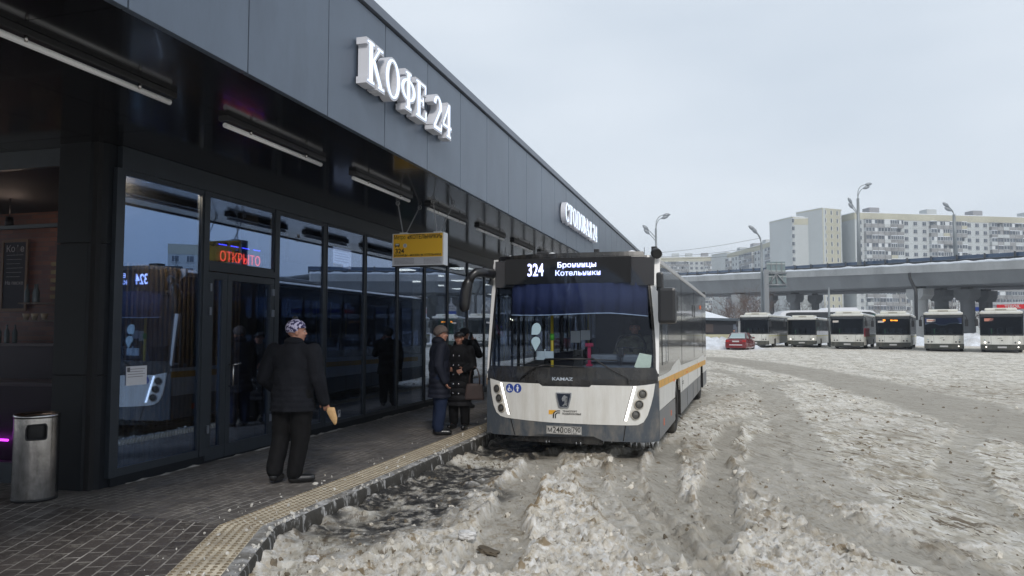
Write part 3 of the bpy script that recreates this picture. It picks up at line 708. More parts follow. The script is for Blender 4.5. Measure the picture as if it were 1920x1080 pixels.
for i, (x, lb) in enumerate(((-10.50, 'leftmost cream cup on the lower cafe shelf'), (-10.33, 'middle cream cup on the lower cafe shelf'), (-10.14, 'rightmost cream cup on the lower cafe shelf'))):
    c = cp if i == 0 else cp.copy()
    if i: COL.objects.link(c)
    c.location = (x, 9.15, 1.97); c['label'] = lb
cl = bpy.data.lights.new('cafe_lamp', 'POINT'); cl.energy = 11; cl.color = (1, .74, .55); cl.shadow_soft_size = .1
clo = bpy.data.objects.new('cafe_lamp', cl); COL.objects.link(clo); clo.location = (-9.9, 8.3, 3.4)
pl = thing('pendant_lamp', (-9.9, 8.3, 3.28), 0, 'small lit spot lamp under the cafe ceiling before the bricks', 'lamp')
MB().lathe([(.0, .16), (.05, .16), (.06, 0), (.05, 0)], 14).build('lamp_shade', M_black, pl)
MB().lathe([(0, .02), (.045, .02), (.0, .05)], 12).build('bulb', mat('bulb', (1, .8, .6), .4, emis=(1, .8, .6), estr=8), pl)
MB().tube([(0, 0, .16), (0, 0, .45)], .008).build('rod', M_black, pl)

# ceiling tube lights
tl = empty('tube_light', (0, 0, 0), 0, 'x', 'tube light', 'tube lights under the canopy')
MB().box(-.05, .05, -.03, 1.75, -.05, 0, .004).build('housing', M_black, tl)
MB().tube([(0, 0, -.085), (0, 1.72, -.085)], [.024, .024], 12).build('diffuser', M_tube, tl)
for y in (.35, 1.35): MB().tube([(0.035, y, -.09), (.035, y, -.045)], .012).build('bracket', M_steel, tl)
names = ['tube light nearest the camera at the top left', 'tube light under the canopy second from the camera', 'tube light above the hanging yellow sign and left of it', 'tube light just right behind the sign chains',
         'fifth tube light from the camera, beyond the yellow sign', 'sixth tube light from the camera under the canopy', 'seventh tube light, above the bus mirror', 'farthest tube light under the canopy']
for i, (y, nm) in enumerate(zip([3.42, 5.86, 8.36, 10.82, 13.24, 15.66, 18.1, 20.5], names)):
    c = tl if i == 0 else copy_tree(tl)
    c.location = (-4.45, y, SOF-.001); c['label'] = nm

# hanging yellow route sign
SY = 10.55; SX0, SX1 = -4.93, -4.08; SZ0, SZ1 = 2.80, 3.30
sg = thing('hanging_sign', ((SX0+SX1)/2, SY, SZ0), 0, 'yellow hanging bus stop sign for route 324 on four chains under the canopy', 'hanging sign')
hw = (SX1-SX0)/2; hh = SZ1-SZ0
MB().box(-hw, hw, 0, .17, 0, hh, .006).build('case', M_white, sg)
MB().box(-hw+.02, hw-.02, -.004, .0, .13, hh-.012).build('face_panel', M_yellow, sg)
MB().box(-hw+.02, hw-.02, -.004, .0, .012, .126).build('info_panel', M_paper, sg)
MB().box(-hw-.004, hw+.004, -.002, .172, -.012, 0).build('bottom_rail', M_black, sg)
text_on('lettering', 'Метро', .088, facing((-hw+.125, -.005, hh-.062)), M_ink, sg, extrude=.0012, fitw=.185)
text_on('lettering', '«КОТЕЛЬНИКИ»', .088, facing((.113, -.005, hh-.062)), M_ink, sg, extrude=.0012, bold=.002, fitw=.57)
MB().lathe([(0, 0), (.032, 0)], 20, (-hw+.215, -.006, .31), 'Y').build('number_disc', M_paper, sg)
text_on('lettering', '1', .062, facing((-hw+.215, -.008, .31)), mat('ink_blue', (.02, .02, .1), .5), sg, extrude=.001, bold=.001)
ic = MB().box(-hw+.05, -hw+.12, -.008, -.004, .30, .345, .004).box(-hw+.055, -hw+.065, -.008, -.004, .285, .30).box(-hw+.105, -hw+.115, -.008, -.004, .285, .30).box(-hw+.045, -hw+.125, -.0075, -.004, .272+.03, .275+.045)
ic.build('bus_icon', M_ink, sg)
MB().box(-hw+.058, -hw+.112, -.0095, -.0082, .318, .34).build('bus_icon_window', M_paper, sg)
text_on('lettering', '324', .10, facing((-hw+.125, -.005, .225)), M_ink, sg, extrude=.0012, bold=.0025)
text_on('lettering', 'БРОННИЦЫ – МОСКВА (М. КОТЕЛЬНИКИ)', .045, facing((-.003, -.005, .158)), M_ink, sg, extrude=.001, bold=.001, fitw=.775)
M_fine = mat('fine_print', (.18, .17, .19), .7)
fp = MB(); fq = MB(); rg = random.Random(4)
for r in range(5):
    x = -hw+.04
    while x < -.06: w = rg.uniform(.012, .04); fp.box(x, min(x+w, -.06), -.0062, -.0042, .105-.019*r, .111-.019*r); x += w+.006
    x = .1
    while x < hw-.05: w = rg.uniform(.012, .04); fq.box(x, min(x+w, hw-.04), -.0062, -.0042, .105-.019*r, .110-.019*r); x += w+.006
fp.build('fine_print', M_fine, sg); fq.build('fine_print', M_fine, sg)
for x in (-hw+.17, hw-.12):
    MB().box(x-.06, x+.06, .02, .15, hh, hh+.018, .003).build('chain_bracket', M_white, sg)
def chain(p, q, name, lab):
    mb = MB(); p = Vector(p); q = Vector(q); d = q-p; n = int(d.length/.028); rot = d.to_track_quat('Z', 'X').to_matrix().to_4x4()
    for i in range(n):
        c = p+d*((i+.5)/n); R = Matrix.Translation(c) @ rot @ Matrix.Rotation(math.pi/2*(i % 2), 4, 'Z')
        pts = [R @ Vector((.009*math.cos(a), 0, .019*math.sin(a))) for a in [k*math.pi/4 for k in range(9)]]
        mb.tube(pts, .0036, 5, cap=False)
    for a in range(1):
        pts = [q+Vector((.03*math.cos(t), 0, -.01+.03*math.sin(t))) for t in [k*math.pi/6 for k in range(13)]]; mb.tube(pts, .006, 5, cap=False)
    o = mb.build(name, M_chain, sg); return o
for x, dx in ((-hw+.17, -.075), (-hw+.17, .10), (hw-.12, -.05), (hw-.12, .10)):
    chain((x+(.03 if dx > 0 else -.03), .08, hh+.018), (x+dx, .08+(.35 if dx > 0 else -.1), SOF-SZ0-.02), 'chain', None)

# screens, notices and LED door sign behind the glass
M_scr = mat('screen_lit', (.3, .33, .4), .3, emis=(.55, .6, .78), estr=.9)
for (y0, y1, z0, z1, lit, lb) in ((11.3, 12.05, 2.86, 3.28, True, 'small lit timetable screen behind the glass left of the yellow sign'), (10.0, 11.22, 2.86, 3.32, False, 'dark switched off screen seen from the side behind the glass')):
    sc_ = thing('information_screen', (GXP-.16, (y0+y1)/2, z0), 0, lb, 'screen'); w = (y1-y0)/2
    MB().box(-.03, .03, -w, w, 0, z1-z0, .006).build('casing', M_black, sc_)
    if lit:
        MB().box(.031, .034, -w+.06, w-.05, .04, z1-z0-.04).build('display', M_scr, sc_)
        MB().box(.035, .036, -w+.06, w-.35, .04, .10).build('yellow_bar', M_yellow, sc_)
        for q in range(5): MB().box(.035, .036, -w+.12, w-.12-.05*(q % 2), .14+.045*q, .152+.045*q).build('text_line', M_fine, sc_)
    else: MB().box(.031, .033, -w+.03, w-.03, .03, z1-z0-.03).build('display', mat('screen_off', (.05, .05, .055), .35), sc_)
led = thing('led_sign', (GXP-.10, 8.80, 2.80), 0, 'red lit open sign with blue dashes behind the glass above the door', 'led sign')
M_red = mat('led_red', (.5, .05, .03), .4, emis=(1, .07, .04), estr=3); M_blue = mat('led_blue', (.05, .05, .5), .4, emis=(.06, .07, 1), estr=5)
MB().box(-.03, -.012, -.50, .50, -.13, .20).build('backing', M_black, led)
text_on('lettering', 'ОТКРЫТО', .19, Matrix.Translation((0.004, 0, -.02)) @ Matrix.Rotation(rad(90), 4, 'Z') @ Matrix.Rotation(rad(90), 4, 'X'), M_red, led, extrude=.003, sx=.95)
for i in range(4):
    y = -.47+.25*i
    MB().box(0, .008, y, y+.16, .135, .147).build('light_dash', M_blue, led)
    MB().box(0, .008, y+.03, y+.19, -.125, -.115).build('light_dash', M_blue, led)
def notice(px, py, w, h, lb, tilt=0):
    r = ray(px, py); q = Vector((0, 0, HC))+r*((GXP-.02)/r.x)
    n = thing('paper_notice', (GXP+.002, q.y, q.z), 0, lb, 'notice')
    MB().box(-.002, .002, -w/2, w/2, -h/2, h/2).build('sheet', M_paper, n)
    for i in range(4): MB().box(.0025, .0035, -w/2+.02, w/2-.03*(1+i % 2), h/2-.035-.028*i, h/2-.029-.028*i).build('text_line', M_fine, n)
    MB().box(.0025, .004, -w/2+.01, -w/2+.05, h/2-.06, h/2-.012).build('emblem', mat('notice_dark', (.1, .1, .12), .6), n)
    return n
notice(253, 704, .30, .21, 'white paper notice taped inside the window left of the door')
notice(634, 775, .07, .12, 'small white sticker low on the glass behind the walking man')
notice(557, 441, .03, .03, 'tiny white tag high on the glass')

# serif channel letters on the fascia
def stroke_poly(mb, seg, w2, y0, dep, ox, oz, sc):
    """segments in letter space become prisms; w2 widens every stroke"""
    if seg[0] == 'l':
        _, x0, z0, x1, z1, w = seg; d = Vector((x1-x0, z1-z0)); L_ = d.length; d = d/L_; n = Vector((-d.y, d.x))*(w/2+w2); e = d*w2
        P = [Vector((x0, z0))-e-n, Vector((x1, z1))+e-n, Vector((x1, z1))+e+n, Vector((x0, z0))-e+n]
        mb.poly([(ox+p.x*sc, y0, oz+p.y*sc) for p in P], depth=(0, dep, 0))
    else:
        _, cx, cz, rx, rz, wx, wz, a0, a1 = seg; n = 22; full = a1-a0 >= 360
        A = [rad(a0+(a1-a0)*i/n) for i in range(n+1)]
        out = [((rx+w2)*math.cos(a)+cx, (rz+w2)*math.sin(a)+cz) for a in A]; inn = [((rx-wx-w2)*math.cos(a)+cx, (rz-wz-w2)*math.sin(a)+cz) for a in A]
        for i in range(n):
            P = [out[i], out[i+1], inn[i+1], inn[i]]
            mb.poly([(ox+p[0]*sc, y0, oz+p[1]*sc) for p in P], depth=(0, dep, 0))
def ser(x, z, w=.3): return ('l', x-w/2, z, x+w/2, z, .05)
GL = {
 'К': (.84, [('l', .17, 0, .17, 1, .14), ser(.17, .03), ser(.17, .97), ('l', .22, .5, .58, .95, .05), ('l', .3, .6, .66, .04, .12), ser(.62, .97, .26), ser(.68, .03, .28)]),
 'О': (.84, [('e', .42, .5, .36, .5, .13, .05, 0, 360)]),
 'Ф': (.90, [('l', .45, 0, .45, 1, .13), ser(.45, .03), ser(.45, .97), ('e', .45, .52, .40, .29, .13, .05, 0, 360)]),
 'Е': (.76, [('l', .17, 0, .17, 1, .14), ('l', .02, .03, .62, .03, .05), ('l', .02, .97, .60, .97, .05), ('l', .2, .5, .46, .5, .05), ('l', .62, .03, .64, .26, .05), ('l', .6, .97, .6, .76, .05), ('l', .46, .39, .46, .61, .045)]),
 '2': (.66, [('e', .3, .72, .27, .28, .13, .06, -25, 175), ('l', .47, .62, .08, .08, .08), ('l', .05, .05, .56, .05, .09), ('l', .56, .05, .58, .24, .04)]),
 '4': (.68, [('l', .46, 0, .46, 1, .13), ('l', .44, .96, .04, .33, .05), ('l', .04, .3, .64, .3, .06), ser(.46, .03, .28)]),
 'С': (.80, [('e', .42, .5, .36, .5, .13, .05, 48, 312), ('l', .68, .68, .68, .95, .05), ('l', .68, .05, .68, .28, .04)]),
 'Т': (.80, [('l', .38, 0, .38, 1, .14), ('l', .04, .97, .72, .97, .05), ('l', .05, .97, .05, .74, .05), ('l', .71, .97, .71, .74, .05), ser(.38, .03)]),
 'Л': (.86, [('l', .64, 0, .64, 1, .13), ('l', .14, .04, .3, .97, .06), ('l', .25, .97, .72, .97, .05), ser(.64, .03), ser(.13, .03, .22)]),
 'В': (.76, [('l', .17, 0, .17, 1, .14), ('e', .2, .755, .34, .245, .13, .05, -90, 90), ('e', .2, .26, .40, .26, .14, .05, -90, 90), ser(.12, .03, .2), ser(.12, .97, .2)]),
 'А': (.82, [('l', .1, .04, .38, .98, .05), ('l', .38, .98, .66, .04, .13), ('l', .2, .34, .52, .34, .05), ser(.1, .03, .22), ser(.68, .03, .28)]),
 'Я': (.80, [('l', .58, 0, .58, 1, .14), ('e', .56, .74, .38, .26, .13, .05, 90, 270), ('l', .44, .5, .12, .04, .09), ser(.6, .03, .26), ser(.6, .97, .26), ser(.12, .03, .22)]),
 ' ': (.36, [])}
def letters(txt, y0, zb, size, length, label):
    tot = sum(GL[c][0] for c in txt)*size; k = length/tot
    root = thing('shop_sign', (FX, y0, zb), math.pi/2, label, 'shop sign')     # local x runs along the fascia, local -y out of it
    x = 0
    for c in txt:
        adv, segs = GL[c]
        if segs:
            mb = MB()
            for i, sgm in enumerate(segs): stroke_poly(mb, sgm, .055, -.135+.0008*i, .11, x, 0, size)
            M = Matrix.Diagonal((k, 1, 1, 1))
            bmesh.ops.transform(mb.bm, matrix=M, verts=mb.bm.verts); o = mb.build('letter', M_letter, root)
            mf = MB()
            for i, sgm in enumerate(segs): stroke_poly(mf, sgm, -.004, -.142+.0008*i, .005, x, 0, size)
            bmesh.ops.transform(mf.bm, matrix=M, verts=mf.bm.verts); mf.build('letter_face', M_letterface, o)
        x += adv*size
    return root
letters('КОФЕ 24', 6.58, 4.27, .42, 2.38, 'white glowing serif letters of a coffee shop on the near fascia')
letters('СТОЛОВАЯ 24', 16.15, 4.25, .42, 4.3, 'white glowing serif letters of a canteen farther along the fascia')

# waste bin
bn = thing('waste_bin', (-6.56, 5.88, ZS), 0, 'brushed steel cylindrical waste bin before the dark corner pillar', 'waste bin')
mb = MB(); R_ = .235; n = 64; rows = [(0.03, 1), (.2, 1), (.40, 1), (.60, 1), (.64, 1), (.68, 1), (.74, 1), (.79, 1), (.83, 1)]
vr = [[mb.bm.verts.new((R_*math.cos(2*math.pi*j/n), R_*math.sin(2*math.pi*j/n), z)) for j in range(n)] for z, _ in rows]
for ri in range(len(rows)-1):
    for j in range(n):
        ang = ((2*math.pi*(j+.5)/n)+math.pi) % (2*math.pi)-math.pi
        if rows[ri][0] >= .60-.01 and rows[ri+1][0] <= .745 and abs(ang-(-.75)) < .42: continue
        f = mb.bm.faces.new((vr[ri][j], vr[ri][(j+1) % n], vr[ri+1][(j+1) % n], vr[ri+1][j])); f.smooth = True
mb.build('drum', M_steel, bn)
bn.scale = (.84, .84, 1)
MB().lathe([(.225, 0), (.237, .0), (.237, .03), (.225, .03)], 48).build('base_ring', M_black, bn)
MB().lathe([(0, .815), (.20, .815), (.225, .83), (.24, .835), (.24, .80), (.232, .80)], 48).build('lid', M_steel, bn)
MB().lathe([(0, .02), (.21, .02), (.21, .8)], 32).build('liner', M_black, bn)
mb = MB(); A0, A1 = -.75-.44, -.75+.44
rim = [(A0+.08, .74), (A0, .70), (A0, .62), (A0+.06, .60), (A1-.06, .60), (A1, .62), (A1, .72), (A1-.06, .745)]
pts = []
for (a, z), (b, y) in zip(rim, rim[1:]+rim[:1]):
    for s in range(5): t_ = s/5; aa = a+(b-a)*t_; pts.append((.24*math.cos(aa), .24*math.sin(aa), z+(y-z)*t_))
mb.tube(pts+[pts[0]], .008, 6, cap=False); mb.build('slot_rim', M_black, bn)
# ------------------------------------------------------------------ the city bus at the kerb
BX, BY, BA = -2.18, 10.50, 0.03; BL = 12.1; HW = 1.275
BUS = empty('city_bus', (BX, BY, 0), -BA, 'white and grey city bus on route 324 stopped at the kerb, headlight strips lit', 'bus')
def off(u, z):
    y = .20*(abs(u)/HW)**2.6
    if z > 1.1: y += .33*((z-1.1)/1.85)**1.25
    return y
M_bwhite = mat('bus_white', (.70, .69, .66), .4, coat=.15, var=.05, vscale=2, dirt=(.40, .36, .29), dscale=6, damt=.38, dlo=.44, dstr=.14)
M_bpillar = mat('bus_pillar_white', (.76, .75, .74), .35, coat=.2)
M_bgrey = mat('bus_skirt_grey', (.060, .072, .088), .5, dirt=(.20, .18, .155), dscale=5, damt=.75, dlo=.46)
M_sideg = mat('bus_skirt_side', (.17, .175, .185), .5, dirt=(.22, .2, .17), dscale=3, damt=.7)
M_bblack = mat('bus_black', (.007, .007, .009), .25, coat=.3, dirt=(.05, .046, .04), dscale=6, damt=.7)
M_band = mat('bus_side_glass', (.026, .027, .031), .12, coat=.4, dirt=(.16, .155, .145), dscale=.9, damt=.5, dlo=.5)
M_stripe = mat('bus_yellow', (.72, .36, .035), .45, dirt=(.35, .24, .1), dscale=5, damt=.6)
M_wglass = glassmat('windscreen_glass', (.84, .87, .90), (.7, .76, .9), .01, 1.3, .0)
M_sglass = glassmat('bus_window_glass', (.6, .62, .65), (.8, .85, 1), .01, 1.5, .03)
M_led = mat('drl', (1, 1, 1), .3, emis=(1, .97, .92), estr=1.6)
M_rubber = mat('tyre_rubber', (.014, .013, .012), .8, dirt=(.09, .08, .07), dscale=6, damt=.7)
M_rim = mat('wheel_rim', (.16, .155, .15), .55, .5, dirt=(.1, .09, .08), dscale=8, damt=.7)

def fpoly(name, pts, m, proud, par=BUS, thick=.012, fine=.07, smooth=True, obj=True):
    """polygon in (u, z) laid on the curved bus front, proud metres in front of it"""
    bm = bmesh.new(); vs = [bm.verts.new((u, 0, z)) for u, z in pts]; f = bm.faces.new(vs)
    bmesh.ops.triangulate(bm, faces=[f])
    us = [p[0] for p in pts]; zs = [p[1] for p in pts]
    for ax, lo, hi, st in ((0, min(us), max(us), fine), (2, min(zs), max(zs), .14)):
        v = math.floor(lo/st)*st+st
        while v < hi:
            co = [0, 0, 0]; no = [0, 0, 0]; co[ax] = v; no[ax] = 1
            bmesh.ops.bisect_plane(bm, geom=bm.verts[:]+bm.edges[:]+bm.faces[:], plane_co=co, plane_no=no, dist=1e-6); v += st
    bmesh.ops.remove_doubles(bm, verts=bm.verts, dist=1e-5)
    r = bmesh.ops.extrude_face_region(bm, geom=bm.faces[:]); back = {e for e in r['geom'] if isinstance(e, bmesh.types.BMVert)}
    for v in bm.verts: v.co.y = off(v.co.x, v.co.z)-proud+(thick if v in back else 0)
    bmesh.ops.recalc_face_normals(bm, faces=bm.faces)
    me = bpy.data.meshes.new(name); bm.to_mesh(me); bm.free()
    return link(name, me, m, par)
def onfront(me, u, z, proud):
    """wrap a flat XY lettering mesh onto the front at (u, z)"""
    for v in me.vertices:
        x, y, d = v.co; v.co = (u+x, off(u+x, z+y)-proud-d, z+y)
    return me
def ftext(name, txt, size, u, z, m, par=BUS, proud=.012, **k):
    me = onfront(text_mesh(txt, size, **k), u, z, proud); return link(name, me, m, par)
# bumper and front skin
bp = [(-HW, .30), (-1.15, .275), (-.55, .285), (-.42, .32), (.38, .32), (.52, .26), (1.1, .25), (HW, .27), (HW, 1.10), (-HW, 1.10)]
bump = fpoly('bumper', bp, M_bgrey, 0, thick=.05)
fpoly('lower_lip', [(-.95, .20), (.5, .20), (.46, .33), (-.5, .33)], M_bblack, -.05, bump)
for s, (a, b) in ((-1, ((-.885, .575), (-.80, .29))), (1, ((.825, .545), (.785, .265)))):
    fpoly('seam', [a, (a[0]+.014, a[1]), (b[0]+.014, b[1]), b], M_bblack, .003, bump, thick=.01)
panel = [(-1.215, 1.092), (-1.19, .871), (-1.15, .70), (-1.10, .60), (-1.03, .55), (-.93, .53), (-.6, .51), (-.249, .495), (.33, .488), (.856, .486), (.99, .49), (1.065, .53), (1.12, .62), (1.165, .76), (1.20, .90), (1.225, 1.065), (1.1, 1.045), (.969, 1.032), (.356, 1.037), (.325, 1.008), (-.36, 1.008), (-.41, 1.043), (-1.017, 1.05)]
wp = fpoly('front_panel', panel, M_bwhite, .010, thick=.02)
fpoly('black_band', [(-1.262, 1.07), (-1.0, 1.053), (-.41, 1.047), (-.36, 1.013), (.325, 1.013), (.356, 1.042), (.97, 1.036), (1.262, 1.072), (1.262, 1.20), (1.235, 1.27), (-1.235, 1.27), (-1.262, 1.20)], M_bblack, .004, thick=.03)
# lamps
M_lampg = mat('lamp_lens', (.10, .095, .085), .12, coat=.8, bump=.5, bscale=160); M_lampr = mat('lamp_ring', (.02, .02, .02), .4)
M_bezel = mat('lamp_bezel', (.50, .47, .41), .4, dirt=(.25, .2, .14), dscale=8, damt=.7)
for u, z, r in [(-1.087, .949, .052), (-1.05, .811, .052), (-1.012, .669, .052), (1.055, .92, .056), (1.007, .775, .056), (.962, .633, .056)]:
    y = off(u, z); rot = Matrix.Translation((u, y-.012, z)) @ Matrix.Rotation(.42*(1 if u > 0 else -1), 4, 'Z')
    mb = MB().lathe([(r*1.32, .004), (r*1.25, -.012), (r*1.02, -.014), (r*1.0, .0)], 28, axis='Y'); bmesh.ops.transform(mb.bm, matrix=rot, verts=mb.bm.verts); hb = mb.build('headlight', M_bezel, BUS)
    mb = MB().lathe([(r*1.02, -.013), (r*.98, -.020), (r*.8, -.020), (r*.78, -.006)], 28, axis='Y'); bmesh.ops.transform(mb.bm, matrix=rot, verts=mb.bm.verts); mb.build('lamp_ring', M_lampr, hb)
    mb = MB().lathe([(r*.8, -.010), (r*.5, -.016), (.0001, -.019)], 28, axis='Y'); bmesh.ops.transform(mb.bm, matrix=rot, verts=mb.bm.verts); mb.build('lens', M_lampg, hb)
for a, b in (((-1.018, 1.035), (-.892, .585)), ((.955, 1.025), (.826, .55))):
    s = -1 if a[0] < 0 else 1; w = .032
    o_ = fpoly('light_strip', [(a[0]-w/2, a[1]), (b[0]-w/2, b[1]), (b[0]+w/2, b[1]-.005), (a[0]+w/2, a[1])], M_led, .018, thick=.01)
    fpoly('seam', [(a[0]-s*.024-.004, a[1]), (b[0]-s*.024-.004, b[1]), (b[0]-s*.024+.004, b[1]), (a[0]-s*.024+.004, a[1])], M_bblack, .0125, o_, thick=.006)
# pictograms
M_picb = mat('picto_blue', (.02, .06, .32), .45); M_picw = mat('picto_white', (.8, .8, .82), .5)
def ell(u, z, rx, rz, n=26): return [(u+rx*math.cos(2*math.pi*i/n), z+rz*math.sin(2*math.pi*i/n)) for i in range(n)]
def pict(u, z, kind):
    o = fpoly('pictogram', ell(u, z, .062, .066), M_picb, .013, thick=.003)
    def q(pts): fpoly('figure', [(u+a, z+b) for a, b in pts], M_picw, .0155, o, thick=.002)
    if kind:
        q([(-.006+a, .034+b) for a, b in ell(0, 0, .009, .010, 10)]); q([(-.013, .022), (.001, .022), (.004, -.006), (.024, -.006), (.036, -.034), (.027, -.037), (.017, -.015), (-.011, -.015)])
        pts = [(.028*math.cos(t)-.006, .028*math.sin(t)-.015) for t in [rad(x) for x in range(120, 331, 15)]]; q(pts+[(.02*math.cos(t)-.006, .02*math.sin(t)-.015) for t in [rad(x) for x in range(330, 119, -15)]])
    else:
        q([(a, .037+b) for a, b in ell(0, 0, .010, .011, 10)])
        q([(-.012, .023), (.012, .023), (.026, -.004), (.020, -.008), (.011, .008), (.011, -.046), (.003, -.046), (.0, -.015), (-.003, -.046), (-.011, -.046), (-.011, .008), (-.020, -.008), (-.026, -.004)])
pict(-.875, .962, 1); pict(-.745, .965, 0)
# emblem: dark shield in a silver frame with a rearing horse shape
M_chrome = mat('chrome', (.6, .62, .65), .2, 1.); M_navy = mat('emblem_navy', (.01, .015, .03), .3)
em = fpoly('emblem', [(-.155, .925), (.075, .925), (.07, .86), (.035, .72), (.02, .708), (-.10, .708), (-.115, .72), (-.15, .86)], M_chrome, .03, thick=.02)
fpoly('field', [(-.137, .908), (.057, .908), (.052, .86), (.018, .732), (.01, .725), (-.09, .725), (-.098, .732), (-.132, .86)], M_navy, .034, em, thick=.004)
fpoly('horse', [(-.06, .74), (-.02, .78), (-.025, .81), (-.055, .80), (-.065, .84), (-.05, .872), (-.03, .89), (-.015, .893), (-.012, .88), (.02, .868), (.025, .855), (.0, .855), (-.01, .84), (.01, .82), (.012, .79), (-.002, .765), (.015, .755), (.008, .74), (-.02, .75), (-.035, .738)], M_chrome, .038, em, thick=.004)
ftext('lettering', 'KAMAZ', .062, -.062, 1.113, M_chrome, sx=1.45, bold=.002, proud=.010)
# transport logo
fpoly('logo_patch', [(-.265, .672), (-.16, .672), (-.16, .66), (-.205, .63), (-.215, .61), (-.265, .61)], mat('logo_orange', (.75, .38, .03), .5), .0125, thick=.003)
M_logo = mat('logo_black', (.02, .018, .015), .5)
def arcband(cu, cz, r0, r1, a0, a1, ext):
    A = [rad(a0+(a1-a0)*i/8) for i in range(9)]
    o = [(cu+r1*math.cos(a), cz+r1*math.sin(a)) for a in A]; i = [(cu+r0*math.cos(a), cz+r0*math.sin(a)) for a in A[::-1]]
    return o+ext+i
fpoly('logo_arc', [(-.097, .67), (-.135, .67), (-.170, .660), (-.196, .635), (-.205, .60), (-.205, .557), (-.188, .557), (-.188, .60), (-.18, .628), (-.16, .648), (-.135, .655), (-.097, .655)], M_logo, .0135, thick=.003)
fpoly('logo_arc', [(-.097, .642), (-.135, .642), (-.157, .632), (-.172, .61), (-.174, .557), (-.157, .557), (-.157, .6), (-.148, .618), (-.132, .627), (-.097, .627)], M_logo, .0135, thick=.003)
ftext('lettering', 'ТРАНСПОРТ', .034, .045, .659, M_logo, bold=.0008, proud=.0115)
ftext('lettering', 'ПОДМОСКОВЬЯ', .034, .07, .623, M_logo, bold=.0008, proud=.0115)
# number plate
pl_ = fpoly('licence_plate', [(-.30, .335), (.215, .335), (.215, .45), (-.30, .45)], mat('plate_white', (.52, .51, .49), .5, dirt=(.25, .22, .18), dscale=12, damt=.5), .02, thick=.012)
M_plk = mat('plate_black', (.02, .02, .02), .5)
ftext('lettering', 'М', .085, -.245, .388, M_plk, pl_, proud=.0225, bold=.001, extrude=.001); ftext('lettering', '240', .12, -.125, .392, M_plk, pl_, proud=.0225, bold=.0008, extrude=.001, fitw=.155)
ftext('lettering', 'ОВ', .085, .012, .386, M_plk, pl_, proud=.0225, bold=.0008, extrude=.001, fitw=.095); ftext('lettering', '790', .10, .14, .400, M_plk, pl_, proud=.0225, bold=.0008, extrude=.001, fitw=.115)
ftext('lettering', 'RUS', .028, .12, .352, M_plk, pl_, proud=.0225, extrude=.001)
for a, b, c, d in ((-.296, .339, .211, .343), (-.296, .443, .211, .447), (.070, .343, .074, .443), (-.296, .343, -.292, .443), (.207, .343, .211, .443)):
    fpoly('plate_line', [(a, b), (c, b), (c, d), (a, d)], M_plk, .0215, pl_, thick=.001)
# pillars and top edge
def lp(z): return -1.245+.055*((z-1.25)/1.7)       # left edge of the glass
def rp(z):
    t_ = (z-1.25)/1.7; return 1.235-.02*t_-.16*max(0, t_-.15)**1.4
ZT_ = 2.90
zs = [1.20+(ZT_-1.20)*i/12 for i in range(13)]
fpoly('left_pillar', [(lp(z)-.0, z) for z in zs]+[(-HW, z) for z in zs[::-1]], M_bpillar, .0, thick=.05)
fpoly('right_pillar', [(rp(z), z) for z in zs]+[(HW, z) for z in zs[::-1]], M_bpillar, .0, thick=.05)
ws = fpoly('windscreen', [(lp(z)+.004, z) for z in zs]+[(rp(z)-.004, z) for z in zs[::-1]], M_wglass, -.002, thick=.008)
def edge(fn, s): return [(fn(z)+s*.0, z) for z in zs]+[(fn(z)+s*.035, z) for z in zs[::-1]]
fpoly('black_border', edge(lp, 1), M_bblack, .001, ws, thick=.002); fpoly('black_border', edge(rp, -1), M_bblack, .001, ws, thick=.002)
fpoly('black_border', [(lp(1.25)+.03, 1.235), (rp(1.25)-.03, 1.235), (rp(1.25)-.04, 1.285), (lp(1.25)+.04, 1.285)], M_bblack, .0012, ws, thick=.002)
fpoly('black_border', [(lp(2.85)+.03, 2.875), (rp(2.85)-.03, 2.875), (rp(2.9)-.03, ZT_), (lp(2.9)+.03, ZT_)], M_bblack, .0012, ws, thick=.002)
fpoly('roof_edge', [(-1.20, ZT_), (1.06, ZT_), (1.04, 2.955), (-.6, 2.955), (-1.17, 2.94)], M_bblack, .006, thick=.06)
# destination display behind the glass
dz0, dz1 = 2.50, 2.88
ds = MB().box(-1.02, .88, .30, .36, dz0, dz1, .004).build('destination_display', mat('display_face', (.010, .010, .012), .5, bump=.8, bscale=300), BUS)
M_dot = mat('display_led', (.5, .55, 1), .4, emis=(.60, .64, 1), estr=2.2); M_dotg = mat('display_led_soft', (.1, .1, .6), .6, emis=(.10, .10, .85), estr=.32)
def dtext(s, size, u, z, b, sx=1.):
    me = text_mesh(s, size, bold=b, extrude=.002, sx=sx); me.transform(facing((u, .296, z))); link('lettering', me, M_dot, ds)
dtext('324', .26, -.545, 2.70, .004, .66); dtext('Бронницы', .108, .085, 2.77, .0008, 1.12); dtext('Котельники', .108, .10, 2.65, .0008, 1.12)
for u0, u1, z0, z1 in ((-.80, -.29, 2.57, 2.83), (-.33+.06, .50, 2.58, 2.82)): pass
